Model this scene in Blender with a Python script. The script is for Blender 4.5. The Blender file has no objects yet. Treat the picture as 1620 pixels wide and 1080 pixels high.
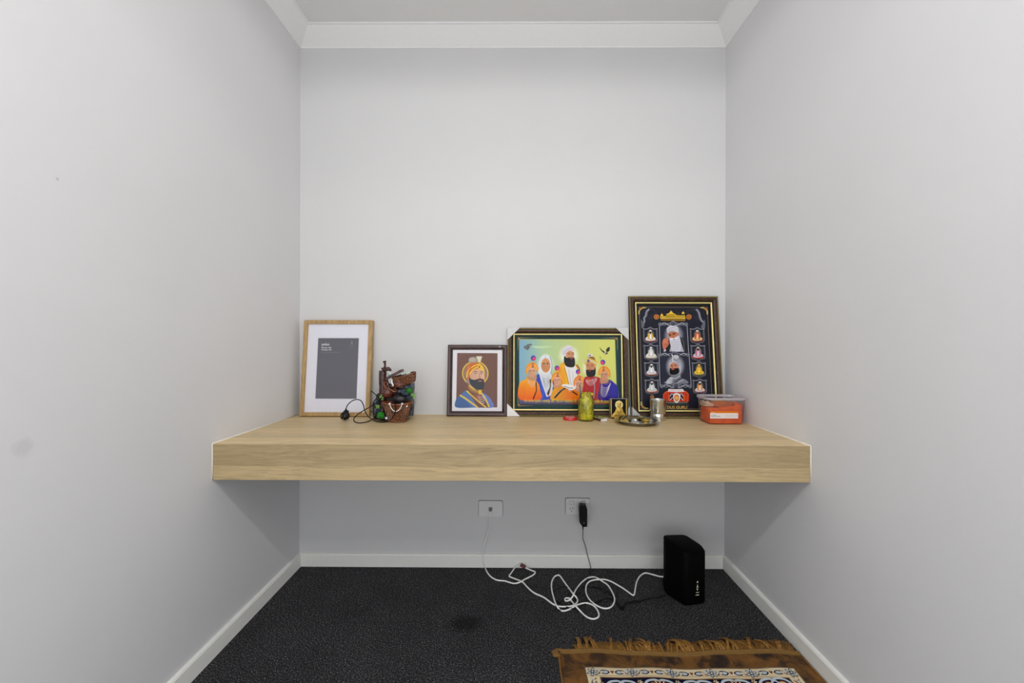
import bpy, bmesh, math, random
import numpy as np
from mathutils import Vector, Matrix
random.seed(7)
C = bpy.context.scene.collection
PI = math.pi

# ------------------------------------------------------------------ camera
F_PX = 686.0
CAM = np.array([0.0149, -2.0553, 1.0716])
YAW, PITCH, ROLL = -0.0066, -0.0021, 0.0023
def _axes():
    cy, sy, cp, sp, cr, sr = (math.cos(YAW), math.sin(YAW), math.cos(PITCH), math.sin(PITCH), math.cos(ROLL), math.sin(ROLL))
    w = np.array([sy*cp, cy*cp, sp]); r = np.array([cy, -sy, 0.0]); u = np.cross(r, w)
    return r*cr + u*sr, -r*sr + u*cr, w
RX, UX, WX = _axes()
cam_d = bpy.data.cameras.new('camera'); cam = bpy.data.objects.new('camera', cam_d); C.objects.link(cam)
cam_d.sensor_width = 36.0; cam_d.lens = F_PX/1620*36.0; cam_d.clip_start = 0.02
M = Matrix.Identity(4)
for i in range(3):
    M[i][0], M[i][1], M[i][2], M[i][3] = RX[i], UX[i], -WX[i], CAM[i]
cam.matrix_world = M
bpy.context.scene.camera = cam

# ------------------------------------------------------------------ light and exposure
sc = bpy.context.scene
WORLD = 1.9
sc.view_settings.view_transform = 'Standard'; sc.view_settings.look = 'None'
sc.view_settings.gamma = 1.0; sc.view_settings.use_curve_mapping = False
sc.view_settings.exposure = 0.10
sc.cycles.use_denoising = True
sc.cycles.max_bounces = 12; sc.cycles.diffuse_bounces = 8; sc.cycles.transparent_max_bounces = 16
wd = bpy.data.worlds.new('world'); sc.world = wd; wd.use_nodes = True
wd.node_tree.nodes['Background'].inputs[0].default_value = (0.95, 0.97, 1.0, 1)
wd.node_tree.nodes['Background'].inputs[1].default_value = WORLD
ZCEIL = 2.5257
def spot(name, x, y, power, size=157, blend=0.16, r=0.045, col=(1.0, 0.985, 0.96)):
    d = bpy.data.lights.new(name, 'SPOT'); d.energy = power; d.spot_size = math.radians(size); d.spot_blend = blend
    d.shadow_soft_size = r; d.color = col
    o = bpy.data.objects.new(name, d); o.location = (x, y, ZCEIL-0.035); C.objects.link(o); return o
spot('downlight_lamp', 0.05, -2.37, 50, 177, 0.10)
spot('downlight_lamp', 0.05, -2.37, 8, 155, 0.15)
spot('downlight_lamp', 0.55, -2.95, 22, 170, 0.2)
def area(name, loc, rot, sx, sy, power, col=(1, 1, 1)):
    d = bpy.data.lights.new(name, 'AREA'); d.shape = 'RECTANGLE'; d.size = sx; d.size_y = sy; d.energy = power; d.color = col
    o = bpy.data.objects.new(name, d); o.location = loc; o.rotation_euler = rot; C.objects.link(o); return o

# ------------------------------------------------------------------ unprojection of measured points onto real planes
def ray(px, py):
    return RX*(px-810)/F_PX - UX*(py-540)/F_PX + WX
def on_z(px, py, z):
    d = ray(px, py); return Vector(CAM + d*((z-CAM[2])/d[2]))
def on_y(px, py, y):
    d = ray(px, py); return Vector(CAM + d*((y-CAM[1])/d[1]))
def on_plane(px, py, p0, n):
    d = ray(px, py); t = np.dot(np.array(p0)-CAM, n)/np.dot(d, n); return Vector(CAM + d*t)
def crop(x0, y0, s):
    return lambda p: (x0+p[0]/s, y0+p[1]/s)

# ------------------------------------------------------------------ materials
def lin(c):
    out = []
    for v in c[:3]:
        v = v/255.0
        out.append(v/12.92 if v <= 0.04045 else ((v+0.055)/1.055)**2.4)
    return tuple(out)
class NT:
    def __init__(s, name):
        s.m = bpy.data.materials.new(name); s.m.use_nodes = True; s.t = s.m.node_tree; s.n = s.t.nodes
        s.b = s.n['Principled BSDF']; s.out = s.n['Material Output']
    def add(s, typ, **kw):
        n = s.n.new(typ)
        for k, v in kw.items():
            if k.startswith('_'): setattr(n, k[1:], v)
            else: n.inputs[k.replace('__', ' ')].default_value = v
        return n
    def link(s, a, ao, b, bi): s.t.links.new(a.outputs[ao], b.inputs[bi])
    def coords(s, scale=(1, 1, 1), kind='Object', loc=(0, 0, 0)):
        tc = s.add('ShaderNodeTexCoord'); mp = s.add('ShaderNodeMapping'); mp.inputs['Scale'].default_value = scale
        mp.inputs['Location'].default_value = loc
        s.link(tc, kind, mp, 'Vector'); return mp
    def noise(s, scale, detail=3, rough=0.5, vec=None, dist=0.0):
        n = s.add('ShaderNodeTexNoise'); n.inputs['Scale'].default_value = scale; n.inputs['Detail'].default_value = detail
        n.inputs['Roughness'].default_value = rough; n.inputs['Distortion'].default_value = dist
        if vec is not None: s.link(vec, 0, n, 'Vector')
        return n
    def ramp(s, src, so, stops):
        r = s.add('ShaderNodeValToRGB'); e = r.color_ramp.elements
        while len(e) < len(stops): e.new(0.5)
        for i, (p, c) in enumerate(stops):
            e[i].position = p; e[i].color = (*c, 1)
        s.link(src, so, r, 'Fac'); return r
    def bump(s, src, so, strength, dist=0.002, prev=None):
        b = s.add('ShaderNodeBump'); b.inputs['Strength'].default_value = strength; b.inputs['Distance'].default_value = dist
        s.link(src, so, b, 'Height')
        if prev: s.link(prev, 0, b, 'Normal')
        s.link(b, 0, s.b, 'Normal'); return b
def plain(name, rgb, rough=0.5, metal=0.0, spec=0.5, noise=0.06, coat=0.0, nscale=60):
    t = NT(name); c = lin(rgb)
    vec = t.coords(); n = t.noise(nscale, 2, 0.5, vec)
    lo = tuple(v*(1-noise) for v in c); hi = tuple(min(1, v*(1+noise)) for v in c)
    r = t.ramp(n, 'Fac', [(0.3, lo), (0.7, hi)]); t.link(r, 0, t.b, 'Base Color')
    t.b.inputs['Roughness'].default_value = rough; t.b.inputs['Metallic'].default_value = metal
    t.b.inputs['Specular IOR Level'].default_value = spec; t.b.inputs['Coat Weight'].default_value = coat
    return t.m
def clear(name, tint=(255, 255, 255), gloss=0.05, rough=0.05, haze=0.0, hazecol=(230, 230, 235), bump=0.0, bscale=20, fres=0.35):
    """thin clear sheet: mostly see-through, a little surface gloss, optional milky haze"""
    t = NT(name); t.n.remove(t.b)
    tr = t.add('ShaderNodeBsdfTransparent'); tr.inputs[0].default_value = (*lin(tint), 1)
    gl = t.add('ShaderNodeBsdfGlossy'); gl.inputs['Roughness'].default_value = rough
    lw = t.add('ShaderNodeLayerWeight'); lw.inputs['Blend'].default_value = 0.25
    mu = t.add('ShaderNodeMath', _operation='MULTIPLY_ADD'); mu.inputs[1].default_value = fres; mu.inputs[2].default_value = gloss
    t.link(lw, 'Fresnel', mu, 0)
    mx = t.add('ShaderNodeMixShader'); t.link(mu, 0, mx, 0); t.link(tr, 0, mx, 1); t.link(gl, 0, mx, 2)
    last = mx
    if haze > 0:
        di = t.add('ShaderNodeBsdfDiffuse'); di.inputs[0].default_value = (*lin(hazecol), 1)
        m2 = t.add('ShaderNodeMixShader'); m2.inputs[0].default_value = haze
        t.link(mx, 0, m2, 1); t.link(di, 0, m2, 2); last = m2
    if bump:
        vec = t.coords(); n = t.noise(bscale, 3, 0.6, vec, 1.5)
        b = t.add('ShaderNodeBump'); b.inputs['Strength'].default_value = bump; b.inputs['Distance'].default_value = 0.01
        t.link(n, 'Fac', b, 'Height'); t.link(b, 0, gl, 'Normal')
    t.link(last, 0, t.out, 'Surface'); return t.m
def attr_mat(name, rough=0.5, coat=0.0, bump=0.0, spec=0.4):
    t = NT(name); a = t.add('ShaderNodeAttribute', _attribute_name='Col'); t.link(a, 'Color', t.b, 'Base Color')
    t.b.inputs['Roughness'].default_value = rough; t.b.inputs['Coat Weight'].default_value = coat
    t.b.inputs['Specular IOR Level'].default_value = spec
    if bump:
        vec = t.coords(); n = t.noise(900, 2, 0.6, vec); t.bump(n, 'Fac', bump, 0.0008)
    return t.m

def wall_mat(name, rgb, spots=()):
    t = NT(name); vec = t.coords(); n = t.noise(3.0, 3, 0.6, vec)
    c = lin(rgb)
    r = t.ramp(n, 'Fac', [(0.3, tuple(v*0.985 for v in c)), (0.7, tuple(min(1, v*1.01) for v in c))])
    cur = r
    for (x, y, z, rad, amt) in spots:
        tc = t.add('ShaderNodeTexCoord'); vm = t.add('ShaderNodeVectorMath', _operation='DISTANCE')
        t.link(tc, 'Object', vm, 0); vm.inputs[1].default_value = (x, y, z)
        n2 = t.noise(40, 2, 0.6, vec)
        ad = t.add('ShaderNodeMath', _operation='MULTIPLY_ADD'); ad.inputs[1].default_value = rad; t.link(n2, 'Fac', ad, 0); t.link(vm, 'Value', ad, 2)
        mr = t.add('ShaderNodeMapRange'); mr.inputs['From Min'].default_value = rad; mr.inputs['From Max'].default_value = rad*1.6
        mr.inputs['To Min'].default_value = amt; mr.inputs['To Max'].default_value = 0
        t.link(ad, 0, mr, 'Value')
        mx = t.add('ShaderNodeMix', _data_type='RGBA'); t.link(mr, 0, mx, 0); t.link(cur, 0, mx, 6)
        mx.inputs[7].default_value = (*tuple(v*0.5 for v in c), 1)
        class W: pass
        w = W(); w.outputs = {0: mx.outputs[2]}; cur = w
    t.t.links.new(cur.outputs[0], t.b.inputs['Base Color'])
    t.b.inputs['Roughness'].default_value = 0.55; t.b.inputs['Specular IOR Level'].default_value = 0.3
    n3 = t.noise(260, 2, 0.6, vec); t.bump(n3, 'Fac', 0.06, 0.0006)
    return t.m

def oak_mat(name, seams, axis, tones=None, base=(186, 165, 128)):
    """oak laminate, grain along X; seams are board joints along the given axis (object coords)"""
    t = NT(name)
    vec = t.coords((1.1, 32, 32)); wob = t.noise(1.1, 2, 0.5, t.coords((1.2, 6, 6)))
    va = t.add('ShaderNodeVectorMath', _operation='ADD'); sc_ = t.add('ShaderNodeVectorMath', _operation='SCALE'); sc_.inputs['Scale'].default_value = 2.2
    t.link(wob, 'Color', sc_, 0); t.link(vec, 0, va, 0); t.link(sc_, 0, va, 1)
    n = t.noise(4.2, 8, 0.68, va, 0.5)
    c = lin(base)
    r = t.ramp(n, 'Fac', [(0.32, tuple(v*0.68 for v in c)), (0.43, tuple(v*0.86 for v in c)), (0.54, c), (0.72, tuple(min(1, v*1.16) for v in c))])
    # fine dark pores
    vf = t.coords((5, 260, 260)); nf = t.noise(3.0, 2, 0.5, vf)
    rf = t.ramp(nf, 'Fac', [(0.30, (0.80, 0.78, 0.75)), (0.46, (1, 1, 1))])
    mx = t.add('ShaderNodeMix', _data_type='RGBA', _blend_type='MULTIPLY'); mx.inputs[0].default_value = 0.7
    t.link(r, 0, mx, 6); t.link(rf, 0, mx, 7)
    # board tone steps
    tc = t.add('ShaderNodeTexCoord'); sp = t.add('ShaderNodeSeparateXYZ'); t.link(tc, 'Object', sp, 0)
    mr = t.add('ShaderNodeMapRange'); mr.inputs['From Min'].default_value = seams[0]; mr.inputs['From Max'].default_value = seams[-1]
    t.link(sp, axis, mr, 'Value')
    cr = t.add('ShaderNodeValToRGB'); cr.color_ramp.interpolation = 'CONSTANT'; e = cr.color_ramp.elements
    k = len(seams)-1
    while len(e) < k: e.new(0.5)
    for i in range(k):
        e[i].position = (seams[i]-seams[0])/(seams[-1]-seams[0]); g = tones[i]; e[i].color = (g, g, g*0.985, 1)
    t.link(mr, 0, cr, 'Fac')
    m2 = t.add('ShaderNodeMix', _data_type='RGBA', _blend_type='MULTIPLY'); m2.inputs[0].default_value = 1
    t.link(mx, 2, m2, 6); t.link(cr, 0, m2, 7)
    t.link(m2, 2, t.b, 'Base Color')
    t.b.inputs['Roughness'].default_value = 0.42; t.b.inputs['Specular IOR Level'].default_value = 0.45
    t.bump(nf, 'Fac', 0.12, 0.0006)
    return t.m

def carpet_mat():
    t = NT('charcoal_carpet'); vec = t.coords()
    n = t.noise(230, 3, 0.75, vec)
    r = t.ramp(n, 'Fac', [(0.36, lin((14, 14, 15))), (0.50, lin((44, 44, 46))), (0.60, lin((88, 88, 91))), (0.70, lin((200, 200, 202)))])
    big = t.noise(5, 3, 0.6, vec); rb = t.ramp(big, 'Fac', [(0.3, (0.82, 0.82, 0.82)), (0.7, (1.1, 1.1, 1.1))])
    mx = t.add('ShaderNodeMix', _data_type='RGBA', _blend_type='MULTIPLY'); mx.inputs[0].default_value = 1
    t.link(r, 0, mx, 6); t.link(rb, 0, mx, 7)
    # the dark mark on the pile
    p = on_z(735, 986, 0)
    mp = t.coords((1, 1.25, 1), loc=(-p.x, -p.y*1.25, 0))
    ln = t.add('ShaderNodeVectorMath', _operation='LENGTH'); t.link(mp, 0, ln, 0)
    nn = t.noise(22, 3, 0.6, vec); ad = t.add('ShaderNodeMath', _operation='MULTIPLY_ADD'); ad.inputs[1].default_value = 0.07
    t.link(nn, 'Fac', ad, 0); t.link(ln, 'Value', ad, 2)
    mr = t.add('ShaderNodeMapRange'); mr.inputs['From Min'].default_value = 0.065; mr.inputs['From Max'].default_value = 0.115
    mr.inputs['To Min'].default_value = 0.42; mr.inputs['To Max'].default_value = 1.0
    t.link(ad, 0, mr, 'Value')
    m3 = t.add('ShaderNodeMix', _data_type='RGBA', _blend_type='MULTIPLY'); m3.inputs[0].default_value = 1
    t.link(mx, 2, m3, 6); t.link(mr, 0, m3, 7)
    t.link(m3, 2, t.b, 'Base Color'); t.b.inputs['Roughness'].default_value = 0.95; t.b.inputs['Specular IOR Level'].default_value = 0.1
    t.bump(n, 'Fac', 0.9, 0.004)
    return t.m

def mottled(name, cols, scale=90, rough=0.4, metal=0.0, stretch=(1, 1, 1), coat=0.0, bump=0.0):
    t = NT(name); vec = t.coords(stretch); n = t.noise(scale, 4, 0.65, vec, 0.8)
    r = t.ramp(n, 'Fac', [(p, lin(c)) for p, c in cols]); t.link(r, 0, t.b, 'Base Color')
    t.b.inputs['Roughness'].default_value = rough; t.b.inputs['Metallic'].default_value = metal; t.b.inputs['Coat Weight'].default_value = coat
    if bump: t.bump(n, 'Fac', bump, 0.002)
    return t.m

MAT = {}
MAT['wall'] = wall_mat('wall_paint', (217, 217, 219))
MAT['ceil'] = wall_mat('ceiling_paint', (228, 228, 229))
MAT['trim'] = plain('trim_gloss_paint', (240, 240, 235), 0.35, noise=0.01)
MAT['cornice'] = plain('cornice_paint', (236, 236, 237), 0.55, noise=0.01)
MAT['sealant'] = plain('white_sealant', (232, 228, 214), 0.4)
MAT['black'] = plain('black_plastic', (12, 12, 13), 0.4, noise=0.1, spec=0.25)
MAT['black_rubber'] = plain('black_cord', (9, 9, 10), 0.6, spec=0.2)
MAT['router'] = plain('router_black', (4, 4, 4), 0.6, noise=0.1, spec=0.06)
MAT['white_pl'] = plain('white_plastic', (222, 222, 222), 0.35, noise=0.01)
MAT['cable'] = plain('white_cable_sheath', (246, 246, 244), 0.4, noise=0.01)
MAT['icon'] = plain('pale_print', (215, 215, 190), 0.5)
MAT['slot'] = plain('dark_slot', (12, 12, 12), 0.8)
MAT['steel'] = plain('stainless_steel', (205, 205, 200), 0.16, 1.0, noise=0.04, nscale=15)
MAT['dark_steel'] = plain('dull_steel', (120, 118, 112), 0.3, 1.0)
MAT['gold'] = plain('gilt', (246, 230, 150), 0.38, 0.5, noise=0.08)
MAT['brass'] = plain('brass', (190, 160, 70), 0.35, 0.8)
MAT['groove'] = plain('black_lacquer', (8, 7, 7), 0.5, spec=0.15)
MAT['mottle'] = mottled('mottled_walnut_gilt', [(0.36, (14, 7, 3)), (0.48, (48, 26, 10)), (0.60, (86, 54, 22)), (0.74, (140, 100, 48))], 200, 0.45, 0.1, bump=0.3)
MAT['walnut'] = mottled('dark_walnut_lacquer', [(0.3, (40, 18, 14)), (0.7, (74, 40, 34))], 30, 0.3, stretch=(1, 1, 1), coat=0.15)
MAT['oakframe'] = mottled('pale_oak_moulding', [(0.3, (150, 118, 72)), (0.55, (180, 148, 98)), (0.75, (196, 166, 116))], 14, 0.5, stretch=(6, 6, 1))
MAT['matboard'] = plain('white_matboard', (226, 226, 236), 0.8, noise=0.01)
MAT['print'] = attr_mat('printed_paper', 0.5, 0.0, 0.0, 0.08)
MAT['glass'] = clear('picture_glass', gloss=0.0, rough=0.02)
MAT['film'] = clear('shrink_film', gloss=0.006, rough=0.10, haze=0.0, bump=0.35, bscale=9, fres=0.35)
MAT['card'] = plain('grey_card_corner', (205, 205, 207), 0.6, noise=0.02)
MAT['card_white'] = plain('white_card_corner', (226, 226, 228), 0.6, noise=0.02)

# ------------------------------------------------------------------ object helpers
def tag(o, label=None, cat=None, group=None, kind=None):
    if label: o['label'] = label
    if cat: o['category'] = cat
    if group: o['group'] = group
    if kind: o['kind'] = kind
    return o
def thing(name, label, cat, loc=(0, 0, 0), rot=(0, 0, 0), group=None):
    o = bpy.data.objects.new(name, None); C.objects.link(o); o.location = loc; o.rotation_euler = rot
    o.empty_display_size = 0.05
    return tag(o, label, cat, group)
def link(name, me, mats, parent=None, smooth=False):
    if not isinstance(mats, (list, tuple)): mats = [mats]
    for m in mats: me.materials.append(m)
    if smooth:
        me.polygons.foreach_set('use_smooth', [True]*len(me.polygons))
    o = bpy.data.objects.new(name, me); C.objects.link(o)
    if parent is not None: o.parent = parent
    return o
def from_bm(name, bm, mats, parent=None, smooth=False, inv=None):
    if inv is not None: bmesh.ops.transform(bm, matrix=inv, verts=bm.verts)
    me = bpy.data.meshes.new(name); bm.to_mesh(me); bm.free()
    return link(name, me, mats, parent, smooth)
def inv_of(o):
    """turn world coordinates into the local ones of an unscaled thing"""
    return (Matrix.Translation(o.location) @ o.rotation_euler.to_matrix().to_4x4()).inverted()
def box(bm, lo, hi, mat=0, bevel=0.0, seg=2, mtx=None):
    g = bmesh.ops.create_cube(bm, size=1.0); vs = g['verts']
    for v in vs:
        v.co = Vector([(lo[i]+hi[i])/2 + v.co[i]*(hi[i]-lo[i]) for i in range(3)])
    fs = {f for v in vs for f in v.link_faces}
    for f in fs: f.material_index = mat
    allv = set(vs)
    if bevel:
        es = list({e for v in vs for e in v.link_edges})
        r = bmesh.ops.bevel(bm, geom=es, offset=bevel, segments=seg, affect='EDGES', profile=0.5)
        allv = set(v for v in vs if v.is_valid) | set(r['verts'])
        for f in r['faces']: f.material_index = mat
    if mtx is not None: bmesh.ops.transform(bm, matrix=mtx, verts=list(allv))
    return list(allv)
def lathe(bm, prof, seg=40, center=(0, 0, 0), mat=0, fn=None, cap0=False, cap1=False, sx=1, sy=1, mtx=None):
    rings = []
    for j, (r, z) in enumerate(prof):
        ring = []
        for i in range(seg):
            a = 2*PI*i/seg; rr, zz = r, z
            if fn: rr, zz = fn(a, r, z, j)
            p = Vector((rr*math.cos(a)*sx, rr*math.sin(a)*sy, zz))
            if mtx is not None: p = mtx @ p
            ring.append(bm.verts.new(p+Vector(center)))
        rings.append(ring)
    for j in range(len(rings)-1):
        for i in range(seg):
            f = bm.faces.new((rings[j][i], rings[j][(i+1) % seg], rings[j+1][(i+1) % seg], rings[j+1][i])); f.material_index = mat
    if cap0: f = bm.faces.new(rings[0][::-1]); f.material_index = mat
    if cap1: f = bm.faces.new(rings[-1]); f.material_index = mat
def spline(pts, n=6, closed=False):
    P = [Vector(p) for p in pts]; out = []; N = len(P)
    rng = range(N if closed else N-1)
    for i in rng:
        p0 = P[(i-1) % N] if closed or i > 0 else P[0]*2-P[1]
        p1 = P[i]; p2 = P[(i+1) % N]
        p3 = P[(i+2) % N] if closed or i < N-2 else P[-1]*2-P[-2]
        for k in range(n):
            t = k/n
            out.append(0.5*((2*p1)+(-p0+p2)*t+(2*p0-5*p1+4*p2-p3)*t*t+(-p0+3*p1-3*p2+p3)*t**3))
    if not closed: out.append(P[-1].copy())
    return out
def tube(bm, pts, rad, seg=8, mat=0, caps=True):
    P = [Vector(p) for p in pts]
    R = rad if isinstance(rad, (list, tuple)) else [rad]*len(P)
    t0 = (P[1]-P[0]).normalized(); up = Vector((0, 0, 1)) if abs(t0.z) < 0.9 else Vector((0, 1, 0))
    nrm = t0.cross(up).normalized(); rings = []
    for i, p in enumerate(P):
        t = (P[min(i+1, len(P)-1)]-P[max(i-1, 0)])
        t = t.normalized() if t.length > 1e-9 else t0
        nrm = nrm-t*nrm.dot(t)
        nrm = nrm.normalized() if nrm.length > 1e-6 else t.orthogonal().normalized()
        b = t.cross(nrm)
        rings.append([bm.verts.new(p+(nrm*math.cos(2*PI*k/seg)+b*math.sin(2*PI*k/seg))*R[i]) for k in range(seg)])
    for j in range(len(rings)-1):
        for k in range(seg):
            f = bm.faces.new((rings[j][k], rings[j][(k+1) % seg], rings[j+1][(k+1) % seg], rings[j+1][k])); f.material_index = mat
    if caps:
        f = bm.faces.new(rings[0][::-1]); f.material_index = mat
        f = bm.faces.new(rings[-1]); f.material_index = mat
def blob(bm, c, r, sub=3, amp=0.0, freq=10.0, mat=0, seed=0.0, rot=None):
    from mathutils import noise
    g = bmesh.ops.create_icosphere(bm, subdivisions=sub, radius=1.0)
    for v in g['verts']:
        d = v.co.copy()
        k = 1.0+amp*noise.noise(d*freq+Vector((seed, seed*1.7, 3.1)))
        q = Vector((d.x*r[0]*k, d.y*r[1]*k, d.z*r[2]*k))
        if rot is not None: q = rot @ q
        v.co = q+Vector(c)
    for f in {f for v in g['verts'] for f in v.link_faces}: f.material_index = mat
    return g['verts']
def rrect(w, h, r, n=5):
    pts = []
    for cx, cy, a0 in ((w/2-r, h/2-r, 0), (-w/2+r, h/2-r, 90), (-w/2+r, -h/2+r, 180), (w/2-r, -h/2+r, 270)):
        for i in range(n+1):
            a = math.radians(a0+90*i/n); pts.append((cx+r*math.cos(a), cy+r*math.sin(a)))
    return pts
def prism(bm, pts2, y0, y1, mat=0, plane='xz', bev=0.0):
    """extrude an outline; plane xz extrudes along y, plane xy extrudes along z"""
    f3 = (lambda p, d: Vector((p[0], d, p[1]))) if plane == 'xz' else (lambda p, d: Vector((p[0], p[1], d)))
    cx = sum(p[0] for p in pts2)/len(pts2); cy = sum(p[1] for p in pts2)/len(pts2)
    levels = [(y0, 0), (y1, 0)]
    if bev:
        s = 1 if y1 > y0 else -1
        levels = [(y0, 0), (y1-s*bev, 0), (y1-s*bev*0.3, bev*0.3), (y1, bev)]
    rings = []
    for d, ins in levels:
        ring = []
        for p in pts2:
            q = Vector((p[0]-cx, p[1]-cy)); L = q.length
            q = q*((L-ins)/L) if L > 1e-9 else q
            ring.append(bm.verts.new(f3((q.x+cx, q.y+cy), d)))
        rings.append(ring)
    n = len(pts2)
    for j in range(len(rings)-1):
        for i in range(n):
            f = bm.faces.new((rings[j][i], rings[j][(i+1) % n], rings[j+1][(i+1) % n], rings[j+1][i])); f.material_index = mat
    f = bm.faces.new(rings[0][::-1]); f.material_index = mat
    f = bm.faces.new(rings[-1]); f.material_index = mat
    bmesh.ops.recalc_face_normals(bm, faces=bm.faces)
def clean(bm): bmesh.ops.recalc_face_normals(bm, faces=bm.faces)

# ------------------------------------------------------------------ flat coloured print built of polygons
class Art:
    """flat print: polygons laid over each other in a plane; fn maps measured points to plane (u, v) metres"""
    def __init__(s, fn, step=1.0e-4):
        s.fn = fn; s.v = []; s.f = []; s.c = []; s.bb = []; s.step = step
    def _emit(s, pts, cols, faces):
        b = len(s.v); q = [s.fn(p) for p in pts]
        x0 = min(p[0] for p in q); x1 = max(p[0] for p in q); y0 = min(p[1] for p in q); y1 = max(p[1] for p in q)
        k = 1+max([t[4] for t in s.bb if t[0] < x1 and t[1] > x0 and t[2] < y1 and t[3] > y0], default=0)
        s.bb.append((x0, x1, y0, y1, k))
        for u, v in q: s.v.append((u, v, k*s.step))
        for f in faces:
            s.f.append([b+i for i in f]); s.c.append([cols[i] for i in f])
    def poly(s, pts, col, smooth=False, n=4):
        if smooth: pts = [tuple(p) for p in spline([(p[0], p[1], 0) for p in pts], n, True)]
        pts = [(p[0], p[1]) for p in pts]
        cols = [lin(col(p) if callable(col) else col) for p in pts]
        s._emit(pts, cols, [list(range(len(pts)))])
    def blobp(s, pts, col, n=4): s.poly(pts, col, True, n)
    def rect(s, x0, y0, x1, y1, col): s.poly([(x0, y0), (x1, y0), (x1, y1), (x0, y1)], col)
    def ell(s, cx, cy, rx, ry, col, n=22, rot=0.0):
        cr, sr = math.cos(rot), math.sin(rot)
        pts = [(cx+rx*math.cos(2*PI*i/n)*cr-ry*math.sin(2*PI*i/n)*sr, cy+rx*math.cos(2*PI*i/n)*sr+ry*math.sin(2*PI*i/n)*cr) for i in range(n)]
        s.poly(pts, col)
    def glow(s, cx, cy, rx, ry, col, edge, n=28, core=0.45):
        """soft painted halo: fades from col to the colour function edge"""
        rings = [0.0, core, 0.62, 0.78, 0.9, 1.0]; al = [1, 1, 0.62, 0.30, 0.10, 0.0]
        pts = []; cols = []
        for r, a in zip(rings[1:], al[1:]):
            for i in range(n):
                p = (cx+rx*r*math.cos(2*PI*i/n), cy+ry*r*math.sin(2*PI*i/n)); pts.append(p)
                e = lin(edge(p) if callable(edge) else edge); c = lin(col); cols.append(tuple(c[j]*a+e[j]*(1-a) for j in range(3)))
        faces = [list(range(n))]
        for j in range(len(rings)-2):
            for i in range(n):
                faces.append([j*n+i, j*n+(i+1) % n, (j+1)*n+(i+1) % n, (j+1)*n+i])
        s._emit(pts, cols, faces)
    def grid(s, quad, colfn, nx=12, ny=12):
        pts = []; cols = []
        for j in range(ny+1):
            for i in range(nx+1):
                a, b = i/nx, j/ny
                x = (quad[0][0]*(1-a)+quad[1][0]*a)*(1-b)+(quad[3][0]*(1-a)+quad[2][0]*a)*b
                y = (quad[0][1]*(1-a)+quad[1][1]*a)*(1-b)+(quad[3][1]*(1-a)+quad[2][1]*a)*b
                pts.append((x, y)); cols.append(lin(colfn(a, b)))
        faces = [[j*(nx+1)+i, j*(nx+1)+i+1, (j+1)*(nx+1)+i+1, (j+1)*(nx+1)+i] for j in range(ny) for i in range(nx)]
        s._emit(pts, cols, faces)
    def line(s, pts, w, col, smooth=True, closed=False, taper=False, n=5):
        P = [Vector((p[0], p[1], 0)) for p in pts]
        if smooth and len(P) > 2: P = spline(P, n, closed)
        elif closed: P = P
        N = len(P); L = []; R = []
        for i in range(N):
            a = P[(i-1) % N] if closed else P[max(i-1, 0)]; b = P[(i+1) % N] if closed else P[min(i+1, N-1)]
            t = (b-a); t = t.normalized() if t.length > 1e-9 else Vector((1, 0, 0))
            q = Vector((-t.y, t.x, 0)); ww = w/2*(1.0 if not taper else max(0.12, math.sin(PI*(i+0.5)/N)))
            L.append(P[i]+q*ww); R.append(P[i]-q*ww)
        pts2 = [(p.x, p.y) for p in L]+[(p.x, p.y) for p in R]
        c = lin(col) if not callable(col) else None
        cols = [c if c else lin(col(p)) for p in pts2]
        faces = [[i, i+1, N+i+1, N+i] for i in range(N-1)]
        if closed: faces.append([N-1, 0, N, 2*N-1])
        s._emit(pts2, cols, faces)
    def build(s, name, mat, parent, place=None):
        """place maps (u, v, height) to local coordinates"""
        place = place or (lambda u, v, h: (u, -h, v))
        me = bpy.data.meshes.new(name); me.from_pydata([place(*q) for q in s.v], [], s.f)
        ca = me.color_attributes.new('Col', 'FLOAT_COLOR', 'CORNER')
        data = []
        for cl in s.c:
            for c in cl: data += [c[0], c[1], c[2], 1.0]
        ca.data.foreach_set('color', data)
        return link(name, me, mat, parent)
def text_mesh(body, bold=0.0):
    cu = bpy.data.curves.new('t', 'FONT'); cu.body = body; cu.size = 1.0; cu.resolution_u = 3; cu.offset = bold
    o = bpy.data.objects.new('t', cu); C.objects.link(o)
    dg = bpy.context.evaluated_depsgraph_get(); me = bpy.data.meshes.new_from_object(o.evaluated_get(dg))
    bpy.data.objects.remove(o); bpy.data.curves.remove(cu)
    return me
def lettering(name, body, x0, x1, y0, y1, fn, mat, parent, place, bold=0.015):
    """fit the words to the measured box (x0..x1, top y0, bottom y1)"""
    me = text_mesh(body, bold)
    co = np.array([v.co[:] for v in me.vertices]) if len(me.vertices) else np.zeros((1, 3))
    mn, mx = co.min(0), co.max(0)
    for v in me.vertices:
        a = (v.co.x-mn[0])/(mx[0]-mn[0]+1e-9); b = (v.co.y-mn[1])/(mx[1]-mn[1]+1e-9)
        u, w = fn((x0+(x1-x0)*a, y1+(y0-y1)*b)); v.co = Vector(place(u, w))
    me.name = name
    return link(name, me, mat, parent)

def homography(src, dst):
    A = []; B = []
    for (x, y), (u, v) in zip(src, dst):
        A.append([x, y, 1, 0, 0, 0, -u*x, -u*y]); B.append(u)
        A.append([0, 0, 0, x, y, 1, -v*x, -v*y]); B.append(v)
    h = np.linalg.solve(np.array(A), np.array(B))
    def f(p):
        x, y = p; d = h[6]*x+h[7]*y+1
        return ((h[0]*x+h[1]*y+h[2])/d, (h[3]*x+h[4]*y+h[5])/d)
    return f

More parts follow.
